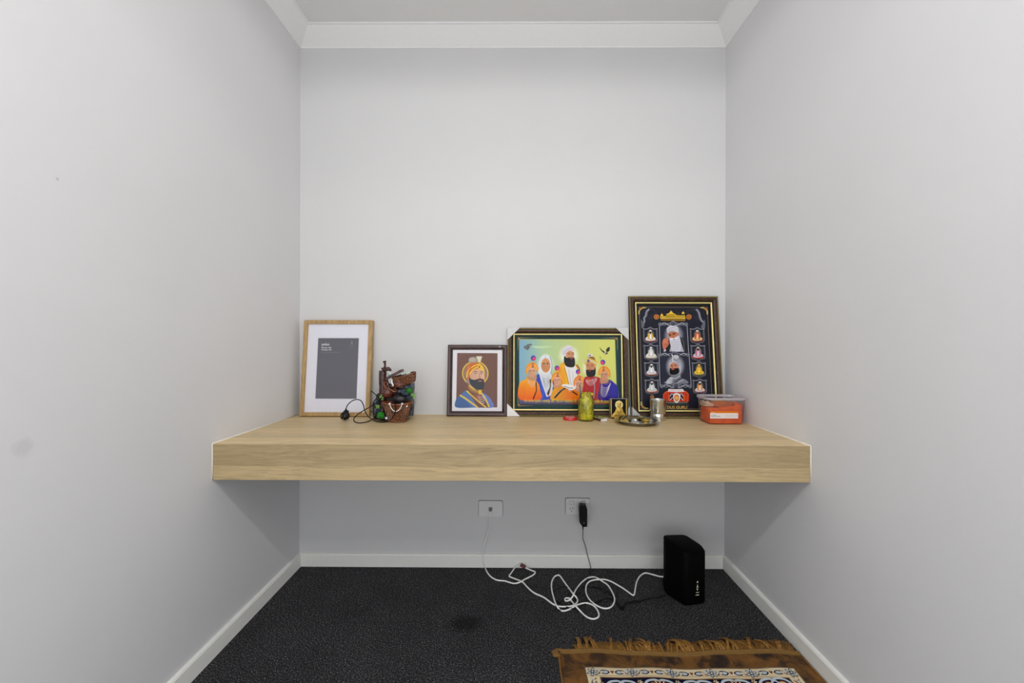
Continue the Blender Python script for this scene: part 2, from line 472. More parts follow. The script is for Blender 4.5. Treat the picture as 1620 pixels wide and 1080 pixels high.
# ================================================================== ROOM
HW = 1.0075; YF = -1.95; ZC = 2.4541; T = 0.012
def struct(name, bm, mat, smooth=False):
    o = from_bm(name, bm, mat, None, smooth); o['kind'] = 'structure'; return o
bm = bmesh.new(); box(bm, (-3.2, -2.3, -0.1), (3.2, 0.1, 0)); struct('floor', bm, carpet_mat())
bm = bmesh.new(); box(bm, (-3.2, -6.0, -0.1), (3.2, -2.3, 0)); struct('floor_bounce', bm, plain('pale_bounce_floor', (236, 232, 224), 0.4, noise=0.02))  # unseen floor behind the camera, made pale to bounce light onto the ceiling
bm = bmesh.new(); box(bm, (-3.2, -6.0, ZCEIL), (3.2, 0.1, ZCEIL+0.1)); struct('ceiling', bm, MAT['ceil'])
bm = bmesh.new(); box(bm, (-HW-0.1, 0, 0), (HW+0.1, 0.1, ZCEIL)); struct('wall_back', bm, wall_mat('back_wall_paint', (209, 209, 210)))
def wall_pt(px, py, side):
    d = ray(px, py); k = (side*HW-CAM[0])/d[0]; return CAM+d*k
lp = wall_pt(36, 708, -1); lq = wall_pt(91, 283, -1); lr = wall_pt(124, 330, -1)
MAT['wall_l'] = wall_mat('left_wall_paint', (217, 217, 219), [(*lp, 0.022, 0.22), (*lq, 0.004, 0.5)])
bm = bmesh.new(); box(bm, (-HW-0.1, YF, 0), (-HW, 0, ZCEIL)); struct('wall_left', bm, MAT['wall_l'])
bm = bmesh.new(); box(bm, (HW, YF, 0), (HW+0.1, 0, ZCEIL)); struct('wall_right', bm, MAT['wall'])
# walls of the wider room, either side of the nook opening
bm = bmesh.new(); box(bm, (-3.2, YF, 0), (-HW-0.1, YF+0.1, ZCEIL)); struct('wall_front_left', bm, MAT['wall'])
bm = bmesh.new(); box(bm, (HW+0.1, YF, 0), (3.2, YF+0.1, ZCEIL)); struct('wall_front_right', bm, MAT['wall'])
# coved cornice
def cornice_profile():
    pr = 0.0754; hh = ZCEIL-ZC; pts = [(0, ZC), (0.004, ZC), (0.0055, ZC+0.004)]
    for i in range(0, 13):
        a = PI/2*i/12
        # concave quarter curve from the wall lip to the ceiling lip
        pts.append((0.0055+(pr-0.013)*(1-math.cos(a)), ZC+0.005+(hh-0.012)*math.sin(a)))
    pts += [(pr-0.0005, ZCEIL-0.006), (pr, ZCEIL)]
    return pts
def sweep(name, prof, side, mat, y_end=YF):
    bm = bmesh.new(); rings = []
    if side == 'back': ends = [lambda d: (-HW+d, -d), lambda d: (HW-d, -d)]
    elif side == 'left': ends = [lambda d: (-HW+d, -d), lambda d: (-HW+d, y_end)]
    else: ends = [lambda d: (HW-d, -d), lambda d: (HW-d, y_end)]
    for e in ends: rings.append([bm.verts.new((*e(d), z)) for d, z in prof])
    for i in range(len(prof)-1): bm.faces.new((rings[0][i], rings[1][i], rings[1][i+1], rings[0][i+1]))
    # back of the piece, against the wall
    bm.faces.new((rings[0][-1], rings[1][-1], rings[1][0], rings[0][0]))
    clean(bm); o = struct(name, bm, mat)
    me = o.data
    if len(prof) > 8:
        for p in me.polygons: p.use_smooth = True
        me.set_sharp_from_angle(angle=math.radians(40))
    return o
cp = cornice_profile()
sweep('trim_1', cp, 'back', MAT['cornice']); sweep('trim_2', cp, 'left', MAT['cornice']); sweep('trim_3', cp, 'right', MAT['cornice'])
# skirting: flat face with a small rounded, stepped top
sk = [(0, 0), (T, 0), (T, 0.0545), (T-0.0022, 0.0550), (T-0.0022, 0.0565), (T-0.0012, 0.0575), (T-0.003, 0.0605), (0.004, 0.0622), (0, 0.0622)]
sweep('baseboard_back', sk, 'back', MAT['trim']); sweep('baseboard_left', sk, 'left', MAT['trim']); sweep('baseboard_right', sk, 'right', MAT['trim'])

# ================================================================== SHELF
ZS = 0.7204; SD = 0.5963; TH = 0.1219
sh = thing('floating_shelf', 'thick pale oak shelf fixed between the walls of the nook', 'shelf', (0, 0, ZS-TH))
W_ = HW-0.0025
ys = [-SD, -0.506, -0.44, -0.33, -0.17, 0.0]
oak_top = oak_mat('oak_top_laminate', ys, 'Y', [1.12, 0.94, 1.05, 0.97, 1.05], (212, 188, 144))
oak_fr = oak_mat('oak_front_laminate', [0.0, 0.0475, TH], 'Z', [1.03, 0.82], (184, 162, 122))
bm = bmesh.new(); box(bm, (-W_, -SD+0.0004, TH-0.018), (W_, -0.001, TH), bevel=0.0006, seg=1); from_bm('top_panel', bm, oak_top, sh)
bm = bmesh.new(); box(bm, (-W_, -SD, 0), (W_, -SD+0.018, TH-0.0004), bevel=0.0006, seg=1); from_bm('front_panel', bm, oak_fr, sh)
bm = bmesh.new(); box(bm, (-W_, -SD+0.0185, 0), (W_, -0.001, 0.016)); from_bm('bottom_panel', bm, plain('raw_underside', (140, 122, 92), 0.7), sh)
for s in (-1, 1):
    bm = bmesh.new()
    tube(bm, [(s*HW, -0.002, TH), (s*HW, -SD, TH)], 0.0024, 6); tube(bm, [(s*HW, -SD, TH), (s*HW, -SD, 0)], 0.0024, 6)
    from_bm('sealant_bead', bm, MAT['sealant'], sh, True)
bm = bmesh.new(); tube(bm, [(-W_, 0, TH), (W_, 0, TH)], 0.0025, 6); from_bm('sealant_bead', bm, MAT['sealant'], sh, True)

# ================================================================== LEANING PICTURES
def lean(quad, yb, t):
    """quad = front-face corners TL, TR, BR, BL as measured; the foot stands at depth yb, the top back edge touches the wall"""
    H = 0.4
    for _ in range(6):
        th = math.asin(max(0.0, (-yb-t-0.0015))/H)
        z0 = ZS+t*math.sin(th)+0.0004
        n = np.array([0, math.cos(th), -math.sin(th)]); p0 = (0, yb, z0)
        L = []
        for p in quad:
            q = on_plane(p[0], p[1], p0, n); L.append((q.x, (q.y-yb)*math.sin(th)+(q.z-z0)*math.cos(th)))
        H = ((L[0][1]-L[3][1])+(L[1][1]-L[2][1]))/2
    H = (L[0][1]+L[1][1])/2
    W = ((L[1][0]-L[0][0])+(L[2][0]-L[3][0]))/2; cx = sum(p[0] for p in L)/4
    fn = homography(quad, [(-W/2, H), (W/2, H), (W/2, 0), (-W/2, 0)])
    return (cx, yb, z0), (-th, 0, 0), W, H, fn
def ring(bm, W, H, prof, mats, cx=0.0, cz=None):
    """mitred moulding: prof is a list of (inset, y)"""
    cz = H/2 if cz is None else cz; R = []
    for ins, y in prof:
        a, b = W/2-ins, H/2-ins
        R.append([bm.verts.new((cx+sx*a, y, cz+sz*b)) for sx, sz in ((-1, -1), (1, -1), (1, 1), (-1, 1))])
    for j in range(len(R)-1):
        for i in range(4):
            f = bm.faces.new((R[j][i], R[j][(i+1) % 4], R[j+1][(i+1) % 4], R[j+1][i])); f.material_index = mats[j]
def rails(root, W, H, prof, mats, materials):
    """the four mitred lengths of a moulding, each a part"""
    for i in range(4):
        bm = bmesh.new(); R = []
        cs = ((-1, -1), (1, -1), (1, 1), (-1, 1)); two = (cs[i], cs[(i+1) % 4])
        for ins, y in prof:
            R.append([bm.verts.new((sx*(W/2-ins), y, H/2+sz*(H/2-ins))) for sx, sz in two])
        for j in range(len(R)-1):
            f = bm.faces.new((R[j][0], R[j][1], R[j+1][1], R[j+1][0])); f.material_index = mats[j]
        f = bm.faces.new((R[-1][0], R[-1][1], R[0][1], R[0][0])); f.material_index = mats[-1]
        bm.faces.new([r[0] for r in R]); bm.faces.new([r[1] for r in R][::-1])
        clean(bm); from_bm('frame_rail', bm, materials, root)
def backing(root, W, H, t):
    bm = bmesh.new(); box(bm, (-W/2+0.004, t-0.003, 0.004), (W/2-0.004, t-0.001, H-0.004))
    from_bm('backing_board', bm, plain('brown_backing', (110, 80, 50), 0.8), root)
def pane(root, x0, x1, z0, z1, y, mat='glass', name='glass_pane'):
    bm = bmesh.new(); box(bm, (x0, y, z0), (x1, y+0.0015, z1)); from_bm(name, bm, MAT[mat], root)
def film(root, W, H, y, seed, amp=0.0022, creases=(), over=0.004):
    """clear wrapping film: a shallow crumpled sheet over the face"""
    from mathutils import noise
    nx, nz = 46, 60; vs = []; fs = []
    for j in range(nz+1):
        for i in range(nx+1):
            u = -W/2-over+(W+2*over)*i/nx; v = 0.002+(H+over-0.002)*j/nz
            d = noise.noise(Vector((u*9+seed, v*9, seed)))*amp*0.5
            for (x0, z0, x1, z1, wd, hh) in creases:
                a = Vector((x0, z0)); b = Vector((x1, z1)); p = Vector((u, v)); ab = b-a
                k = max(0, min(1, (p-a).dot(ab)/ab.length_squared)); dist = (p-(a+ab*k)).length
                d += hh*math.exp(-(dist/wd)**2)
            vs.append((u, y-abs(d)-0.0006, v))
    for j in range(nz):
        for i in range(nx):
            a = j*(nx+1)+i; fs.append((a, a+1, a+nx+2, a+nx+1))
    me = bpy.data.meshes.new('plastic_film'); me.from_pydata(vs, [], fs)
    return link('plastic_film', me, MAT['film'], root, True)

# ---------------------------------------------------------------- 1: oak frame with grey insert
c1 = crop(460, 490, 5.686)
q1 = [c1(p) for p in ((133, 90), (737, 94), (700, 960), (64, 951))]
loc, rot, W, H, fn = lean(q1, -0.078, 0.030)
fr = thing('picture_frame', 'pale oak picture frame with white mount and grey insert in clear wrap', 'picture frame', loc, rot)
bw = 0.0175
rails(fr, W, H, [(0, 0.030), (0, 0.0008), (0.0008, 0), (bw-0.0008, 0), (bw, 0.0008), (bw, 0.010), (bw-0.003, 0.010), (bw-0.003, 0.030)], [0]*8, MAT['oakframe'])
backing(fr, W, H, 0.030)
g = [fn(c1(p)) for p in ((240, 246), (612, 248), (579, 799), (205, 796))]
gx0 = (g[0][0]+g[3][0])/2; gx1 = (g[1][0]+g[2][0])/2; gz1 = (g[0][1]+g[1][1])/2; gz0 = (g[2][1]+g[3][1])/2
def ring4(bm, a, b, ya, yb_, mat=0):
    A = [bm.verts.new((x, ya, z)) for x, z in ((a[0], a[2]), (a[1], a[2]), (a[1], a[3]), (a[0], a[3]))]
    B = [bm.verts.new((x, yb_, z)) for x, z in ((b[0], b[2]), (b[1], b[2]), (b[1], b[3]), (b[0], b[3]))]
    for i in range(4): bm.faces.new((A[i], A[(i+1) % 4], B[(i+1) % 4], B[i])).material_index = mat
bm = bmesh.new(); o_ = (-W/2+bw-0.002, W/2-bw+0.002, bw-0.002, H-bw+0.002)
ring4(bm, o_, (gx0, gx1, gz0, gz1), 0.0095, 0.0095); ring4(bm, (gx0, gx1, gz0, gz1), (gx0+0.001, gx1-0.001, gz0+0.001, gz1-0.001), 0.0095, 0.0110)
clean(bm); from_bm('mount', bm, MAT['matboard'], fr)
a = Art(fn)
cc = [c1(p) for p in ((238, 243), (614, 245), (581, 802), (203, 799))]
a.grid(cc, lambda u, v: (104+6*v, 105+5*v, 112+6*v), 4, 6)
w_ = (228, 228, 232); c8 = crop(480, 510, 12.0)
def P8(*pts): return [c8(p) for p in pts]
a.line(P8((905, 350), (912, 375), (905, 398)), 0.5, (215, 215, 220)); a.ell(*c8((908, 345)), 0.35, 0.35, (230, 230, 235))
a.line(P8((862, 450), (858, 425), (880, 405), (908, 412), (918, 440), (905, 462)), 0.35, (150, 152, 158))
a.line(P8((862, 470), (895, 482), (935, 474)), 0.5, (135, 137, 143))
a.build('printed_insert', MAT['print'], fr, lambda u, v, h: (u, 0.0112-h, v))
PR = plain('white_print', (232, 232, 236), 0.6); PRg = plain('grey_print', (140, 142, 148), 0.6)
pl = lambda y: (lambda u, v: (u, y, v))
lettering('lettering', 'anko', *c8((336, 0))[:1], c8((482, 0))[0], c8((0, 372))[1], c8((0, 420))[1], fn, PR, fr, pl(0.0107))
lettering('lettering', 'Photo A4', c8((334, 0))[0], c8((515, 0))[0], c8((0, 445))[1], c8((0, 474))[1], fn, PR, fr, pl(0.0107))
lettering('lettering', 'Frame A3', c8((332, 0))[0], c8((518, 0))[0], c8((0, 484))[1], c8((0, 514))[1], fn, PR, fr, pl(0.0107))
lettering('lettering', 'Photo A4 with mat board frame A3', c8((332, 0))[0], c8((665, 0))[0], c8((0, 540))[1], c8((0, 560))[1], fn, PRg, fr, pl(0.0107))
pane(fr, o_[0], o_[1], o_[2], o_[3], 0.007)
film(fr, W, H, 0.0, 2.0, 0.004, [(-0.07, 0.04, -0.02, 0.12, 0.006, 0.005), (-0.02, 0.12, 0.08, 0.18, 0.006, 0.005), (-0.10, 0.19, 0.08, 0.20, 0.008, 0.004), (0.0, 0.37, 0.09, 0.30, 0.004, 0.004), (0.05, 0.40, 0.15, 0.33, 0.004, 0.003), (0.02, 0.36, 0.13, 0.27, 0.005, 0.002),
     (-W/2, 0.13, -W/2+0.02, 0.07, 0.005, 0.006), (W/2-0.01, 0.36, W/2, 0.28, 0.004, 0.005)], 0.005)

# ---------------------------------------------------------------- portrait pieces for the prints
def face(a, cx, cy, rx, ry, skin=(222, 165, 120), k=1.0, turn=0.0, brow=(70, 45, 35), lips=(196, 112, 98)):
    a.ell(cx, cy, rx, ry, lambda p: tuple(max(0, min(255, c-14+20*(1-abs(p[0]-cx)/rx)+8*(cy-p[1])/ry)) for c in skin))
    a.blobp([(cx-rx*0.9, cy-ry*0.3), (cx-rx*0.55, cy+ry*0.2), (cx-rx*0.5, cy+ry*0.75), (cx-rx*0.95, cy+ry*0.2)], tuple(int(c*0.86) for c in skin))
    for sx in (-1, 1):
        ex = cx+sx*rx*0.42+turn*rx
        a.line([(ex-rx*0.26, cy-ry*0.20), (ex, cy-ry*0.30), (ex+rx*0.26, cy-ry*0.20)], ry*0.085, brow)
        a.ell(ex, cy-ry*0.06, rx*0.20, ry*0.085, (225, 215, 205), 10); a.ell(ex, cy-ry*0.06, rx*0.10, ry*0.085, (50, 38, 32), 8)
        a.line([(ex-rx*0.22, cy-ry*0.10), (ex, cy-ry*0.17), (ex+rx*0.22, cy-ry*0.10)], ry*0.035, (60, 40, 32))
    nx = cx+turn*rx*1.3
    a.line([(nx-rx*0.06, cy-ry*0.05), (nx-rx*0.13, cy+ry*0.24), (nx+rx*0.1, cy+ry*0.30)], rx*0.10, tuple(int(c*0.78) for c in skin))
    a.blobp([(nx-rx*0.24, cy+ry*0.51), (nx, cy+ry*0.47), (nx+rx*0.24, cy+ry*0.51), (nx, cy+ry*0.59)], lips, 3)
def necklaces(a, xl, yl, xr, yr, n, drop, col=(226, 220, 210), w=0.35):
    for i in range(n):
        t = i/(max(1, n-1)); x0 = xl+(xr-xl)*0.02*t; x1 = xr
        y0 = yl+drop*0.10*i; y1 = yr+drop*0.12*i; d = drop*(0.30+0.22*i)
        a.line([(x0, y0), (x0+(x1-x0)*0.22, y0+d*0.72), ((x0+x1)/2, (y0+y1)/2+d), (x1-(x1-x0)*0.22, y1+d*0.72), (x1, y1)], w, col)

# ---------------------------------------------------------------- 2: dark frame with portrait
c3 = crop(700, 535, 8.0)
q2 = [c3(p) for p in ((74, 83), (822, 80), (815, 998), (44, 995))]
loc, rot, W, H, fn = lean(q2, -0.058, 0.018)
fr = thing('picture_frame', 'dark walnut frame around a portrait of one bearded man in an orange turban', 'picture frame', loc, rot)
bw = 0.0225
rails(fr, W, H, [(0, 0.018), (0, 0.004), (0.002, 0.0015), (0.006, 0.0), (0.012, 0.0006), (bw-0.006, 0.0045), (bw-0.0045, 0.0030), (bw-0.0025, 0.0035), (bw, 0.0065), (bw, 0.011), (bw-0.002, 0.018)],
      [0, 0, 0, 0, 0, 0, 1, 0, 1, 0, 0], [MAT['walnut'], MAT['groove']])
backing(fr, W, H, 0.018)
a = Art(fn); Z = lambda *pts: [c3(p) for p in pts]
S = 1/8.0
a.poly(Z((128, 140), (758, 138), (750, 940), (110, 940)), (228, 226, 232))
br = (112, 76, 64)
a.poly(Z((186, 190), (192, 184), (690, 184), (697, 190), (690, 878), (684, 884), (170, 884), (163, 878)), lambda p: br)
a.ell(*c3((412, 445)), 168*S, 160*S, (233, 206, 55), 36); a.ell(*c3((412, 445)), 156*S, 148*S, (150, 118, 104), 36)
a.ell(*c3((385, 278)), 58*S, 45*S, (158, 148, 136)); a.ell(*c3((380, 270)), 44*S, 30*S, (182, 174, 162))
a.poly(Z((300, 600), (330, 640), (470, 690), (480, 640), (330, 560)), (120, 82, 48))
# shoulders and robe
def blue(p):
    u = (p[0]-720.4)/66; return (70+int(40*u), 110+int(20*u), 165+int(35*u))
a.blobp(Z((163, 884), (165, 780), (230, 715), (300, 665), (480, 690), (560, 725), (615, 790), (636, 884), (400, 886)), blue)
a.poly(Z((165, 884), (164, 770), (225, 745), (330, 840), (360, 884)), lambda p: (60, 96, 150))
a.poly(Z((300, 655), (345, 640), (470, 700), (590, 884), (440, 884)), (112, 74, 60))
a.line(Z((215, 725), (300, 780), (440, 884)), 2.6, (226, 196, 60)); a.line(Z((300, 668), (420, 780), (545, 884)), 2.2, (228, 198, 60))
a.line(Z((480, 690), (540, 770), (585, 880)), 2.2, (228, 198, 60)); a.line(Z((330, 690), (440, 795), (560, 884)), 0.9, (210, 170, 60))
for i in range(4):
    y = 735+i*26; a.line(Z((440+i*8, y), (480+i*6, y+18), (530, y+2)), 0.8, (230, 205, 200))
for i in range(3): a.line(Z((390+i*10, 715+i*22), (440+i*8, 735+i*22), (480, 700+i*22)), 0.7, (205, 120, 110))
# neck and collar
a.poly(Z((335, 560), (400, 640), (470, 680), (400, 700), (330, 650), (325, 600)), (196, 150, 118))
a.blobp(Z((325, 612), (400, 655), (470, 665), (485, 700), (440, 712), (350, 680), (318, 640)), (150, 104, 62))
for i in range(6): a.ell(*c3((345+i*22, 640+i*10)), 1.1, 1.0, (214, 178, 70), 8)
a.blobp(Z((450, 660), (490, 650), (485, 700), (460, 715)), (226, 190, 50))
a.line(Z((330, 605), (390, 640), (400, 650)), 1.4, (232, 200, 60))
# ear side, turban, face
a.ell(*c3((318, 545)), 20*S, 30*S, (150, 140, 150))
a.blobp(Z((303, 510), (300, 440), (310, 360), (345, 318), (420, 305), (480, 318), (520, 360), (532, 430), (528, 500), (500, 420), (420, 410), (345, 470), (325, 540)), (204, 106, 34))
a.blobp(Z((470, 330), (515, 365), (530, 430), (525, 480), (500, 420), (470, 385)), (232, 196, 40))
a.blobp(Z((345, 450), (390, 408), (450, 385), (505, 405), (528, 470), (524, 560), (460, 590), (380, 570), (342, 520)),
        lambda p: (206+int(22*(p[0]-743)/22), 160+int(18*(p[0]-743)/22), 132+int(16*(p[0]-743)/22)))
a.line(Z((303, 500), (312, 430), (360, 372), (450, 330), (500, 350)), 1.7, (232, 200, 50)); a.line(Z((340, 455), (380, 400), (440, 365), (490, 372), (522, 420)), 2.2, (230, 196, 60))
a.line(Z((325, 350), (330, 420), (318, 500)), 1.2, (226, 140, 60)); a.line(Z((370, 330), (350, 380), (340, 430)), 1.0, (176, 84, 24))
a.blobp(Z((448, 345), (465, 320), (482, 345), (475, 385), (455, 385)), (236, 190, 50)); a.ell(*c3((466, 362)), 1.2, 1.8, (120, 60, 40), 10)
a.poly(Z((425, 225), (502, 225), (480, 298), (452, 298)), (216, 218, 205)); a.line(Z((425, 225), (452, 298), (470, 320), (480, 298), (502, 225)), 0.9, (206, 170, 60), False)
a.line(Z((395, 432), (415, 420), (440, 428)), 1.0, (58, 46, 44)); a.line(Z((468, 428), (490, 420), (512, 430)), 1.0, (58, 46, 44))
for x in (417, 490):
    a.ell(*c3((x, 455)), 2.0, 0.95, (232, 226, 222), 12); a.ell(*c3((x, 455)), 0.95, 0.95, (48, 42, 44), 10); a.line(Z((x-20, 450), (x, 440), (x+20, 451)), 0.5, (60, 44, 42))
a.line(Z((462, 450), (470, 495), (482, 505), (455, 508)), 0.9, (170, 120, 98))
a.blobp(Z((336, 478), (352, 512), (400, 528), (430, 520), (470, 512), (510, 518), (524, 540), (522, 620), (490, 655), (430, 650), (370, 610), (338, 560)), (54, 58, 66))
a.blobp(Z((448, 540), (470, 533), (500, 540), (494, 550), (454, 550)), (186, 112, 100), 3)
a.line(Z((425, 535), (448, 524), (470, 520), (495, 524), (512, 534)), 1.6, (50, 50, 58))
a.line(Z((380, 570), (400, 610), (430, 640)), 0.6, (72, 76, 86)); a.line(Z((470, 580), (475, 620), (465, 648)), 0.6, (72, 76, 86))
a.build('printed_portrait', MAT['print'], fr, lambda u, v, h: (u, 0.0115-h, v))
pane(fr, -W/2+bw-0.003, W/2-bw+0.003, bw-0.003, H-bw+0.003, 0.0075)
film(fr, W, H, 0.0, 5.0, 0.003, [(W/2-0.015, H-0.01, W/2-0.02, 0.03, 0.003, 0.004), (W/2-0.006, H-0.08, W/2-0.014, 0.1, 0.002, 0.004), (0.0, H-0.004, 0.04, H-0.02, 0.002, 0.003),
     (0.04, H-0.004, 0.08, H-0.02, 0.002, 0.003), (0.08, H-0.004, 0.12, H-0.02, 0.002, 0.003), (-W/2+0.01, 0.04, -W/2+0.03, 0.10, 0.004, 0.003), (0.05, 0.05, 0.1, 0.12, 0.004, 0.003), (0.05, 0.27, 0.1, 0.31, 0.006, 0.003)], 0.003)

# ---------------------------------------------------------------- gilt mouldings shared by frames 3 and 4
def gilt_frame(fr, W, H, widths, t, skip=()):
    """widths: bead, band, groove, fillet"""
    b, m, g_, f_ = widths; o1 = b; o2 = b+m; o3 = o2+g_; o4 = o3+f_
    prof = [(0, t), (0, 0.0035), (b*0.15, 0.0030), (o1, 0.0030), (o1+m*0.15, 0.0), (o1+m*0.6, 0.0002), (o2, 0.0040), (o2+g_*0.3, 0.0060), (o3, 0.0065), (o3, 0.014), (o2, t)]
    rails(fr, W, H, prof, [1, 1, 1, 0, 0, 0, 1, 1, 1, 1, 1], [MAT['mottle'], MAT['groove']])
    # inner gilt fillet
    for i in range(4):
        bm = bmesh.new(); R = []; cs = ((-1, -1), (1, -1), (1, 1), (-1, 1)); two = (cs[i], cs[(i+1) % 4])
        pr = [(o3-0.0002, 0.0090), (o3, 0.0055), (o3+f_*0.3, 0.0045), (o3+f_*0.65, 0.0050), (o4, 0.0075), (o4, 0.0095)]
        for ins, y in pr: R.append([bm.verts.new((sx*(W/2-ins), y, H/2+sz*(H/2-ins))) for sx, sz in two])
        for j in range(len(R)-1): bm.faces.new((R[j][0], R[j][1], R[j+1][1], R[j+1][0]))
        bm.faces.new((R[-1][0], R[-1][1], R[0][1], R[0][0])); clean(bm)
        from_bm('gilt_fillet', bm, MAT['gold'], fr)
    # beaded outer edge
    vs = []; fs = []
    def bead(x, z, alt):
        r = b*0.52; k = len(vs); a_ = 0.6 if alt else -0.6
        dirs = [(math.cos(a_), 0, math.sin(a_)), (0, 0, 0)]
        ux, uz = math.cos(a_), math.sin(a_); lx, lz = -uz, ux
        pts = [(x+ux*r*1.15, 0.0030, z+uz*r*1.15), (x+lx*r*0.6, 0.0030, z+lz*r*0.6), (x-ux*r*1.15, 0.0030, z-uz*r*1.15), (x-lx*r*0.6, 0.0030, z-lz*r*0.6), (x, 0.0030-r*0.9, z)]
        vs.extend(pts); fs.extend([(k, k+1, k+4), (k+1, k+2, k+4), (k+2, k+3, k+4), (k+3, k, k+4)])
    p = 0.0052
    nx = int((W-b)/p); nz = int((H-b)/p)
    for i in range(nx+1):
        x = -W/2+b*0.55+(W-1.1*b)*i/nx; bead(x, b*0.55, True); bead(x, H-b*0.55, True)
    for i in range(1, nz):
        z = b*0.55+(H-1.1*b)*i/nz; bead(-W/2+b*0.55, z, False); bead(W/2-b*0.55, z, False)
    me = bpy.data.meshes.new('gilt_beading'); me.from_pydata(vs, [], fs)
    o = link('gilt_beading', me, MAT['gold'], fr); o['kind'] = 'stuff'
    backing(fr, W, H, t)
    return o4
def corner(fr, W, H, sx, sz, a_, b_, mat, t, lab=None):
    """folded card corner: triangle over the face, tucked round the edges"""
    e = 0.0012; X = sx*(W/2+e); Zc = H+e if sz > 0 else 0.0002
    A = (X, Zc); B = (X-sx*a_, Zc); D = (X, Zc-sz*b_)
    bm = bmesh.new()
    y = -0.0022
    v = [bm.verts.new((p[0], y, p[1])) for p in (A, B, D)]; w = [bm.verts.new((p[0], t*0.9, p[1])) for p in (A, B, D)]
    bm.faces.new(v); bm.faces.new((v[0], v[1], w[1], w[0])); bm.faces.new((v[2], v[0], w[0], w[2]))
    # thickness of the card
    q = [bm.verts.new((p[0]-sx*k1*0.0006, y+0.0008, p[1]-sz*0.0003)) for p, k1 in ((A, 1), (B, 0), (D, 1))]
    bm.faces.new(q[::-1]); bm.faces.new((v[1], v[2], q[2], q[1]))
    clean(bm); o = from_bm('corner_protector', bm, mat, fr)
    if lab: o['label'] = lab

# ---------------------------------------------------------------- 3: wide family print
c4 = crop(795, 505, 6.548)
q3 = [c4(p) for p in ((56, 88), (1305, 88), (1316, 1006), (47, 1006))]
loc, rot, W, H, fn = lean(q3, -0.056, 0.020)
fr = thing('picture_frame', 'wide gilt and brown frame with a colour print of turbaned and veiled figures', 'picture frame', loc, rot)
w3 = (0.0055, 0.0165, 0.0050, 0.0058)
o4 = gilt_frame(fr, W, H, w3, 0.020)
corner(fr, W, H, -1, 1, 0.060, 0.058, MAT['card'], 0.020, 'pale grey card corner')
corner(fr, W, H, 1, 1, 0.060, 0.058, MAT['card'], 0.020)
corner(fr, W, H, -1, -1, 0.060, 0.058, MAT['card_white'], 0.020)
corner(fr, W, H, 1, -1, 0.030, 0.048, MAT['card_white'], 0.020)
a = Art(fn); Z = lambda *pts: [c4(p) for p in pts]; u_ = 1/6.548
a.poly(Z((100, 130), (1270, 130), (1290, 965), (95, 965)), (12, 46, 44))
a.poly(Z((158, 186), (1205, 186), (1215, 906), (156, 906)), (16, 58, 54))
def mixc(c, d, t): return tuple(c[i]*(1-t)+d[i]*t for i in range(3))
def bg3(u, v):
    c = mixc((160, 198, 172), (206, 210, 116), min(1, u*1.25))
    if u < 0.28: c = mixc((128, 172, 200), c, min(1, u/0.28*(1.15-0.55*v)))
    c = mixc(c, (222, 224, 110), max(0, u-0.5)*0.8)
    if v > 0.86: c = mixc(c, (80, 60, 110) if u < 0.55 else (130, 50, 50), min(1, (v-0.86)/0.12))
    return c
TLb, TRb, BRb, BLb = Z((175, 206), (1174, 206), (1192, 882), (172, 882))
a.grid([TLb, TRb, BRb, BLb], bg3, 20, 16)
def bgp(p):
    return bg3(min(1, max(0, (p[0]-TLb[0])/(TRb[0]-TLb[0]))), min(1, max(0, (p[1]-TLb[1])/(BLb[1]-TLb[1]))))
a.line([TLb, TRb], 0.7, (214, 206, 120), False); a.line([TRb, BRb], 0.6, (190, 180, 120), False)
# gilt corner ornaments of the printed border
for (ox, oy, dx, dy) in ((172, 196, 1, 1), (1190, 196, -1, 1), (168, 892, 1, -1), (1200, 892, -1, -1)):
    a.ell(*c4((ox, oy)), 1.6, 1.6, (196, 128, 60), 10)
    for i in range(9):
        a.ell(*c4((ox+dx*(14+15*i), oy-dy*7)), 0.75*(1-0.06*i), 0.5*(1-0.05*i), (206, 184, 110), 8)
        if i < 8: a.ell(*c4((ox-dx*10, oy+dy*(14+14*i))), 0.5, 0.75*(1-0.06*i), (206, 184, 110), 8)
# painted sash of light and the bird
a.poly(Z((300, 274), (540, 276), (420, 300), (350, 296)), (196, 216, 176))
cb = crop(895, 530, 9.82); ca = crop(815, 530, 9.82)
ZA = lambda *pts: [ca(p) for p in pts]; ZB = lambda *pts: [cb(p) for p in pts]
a.blobp(ZB((540, 180), (565, 215), (600, 240), (632, 262), (645, 255), (640, 225), (660, 195), (692, 178), (698, 215), (685, 245), (650, 265), (675, 275), (650, 290), (620, 285), (580, 250), (550, 215)), (44, 40, 44), 3)
a.ell(*cb((626, 270)), 1.4, 1.3, (196, 190, 180), 10); a.line(ZB((620, 290), (626, 305), (634, 292)), 0.35, (120, 100, 60))
# halos
a.glow(*c4((450, 470)), 15.5, 19, (236, 240, 232), bgp); a.glow(*c4((690, 375)), 19, 19, (240, 242, 226), bgp); a.glow(*c4((915, 500)), 15, 18, (240, 242, 214), bgp)
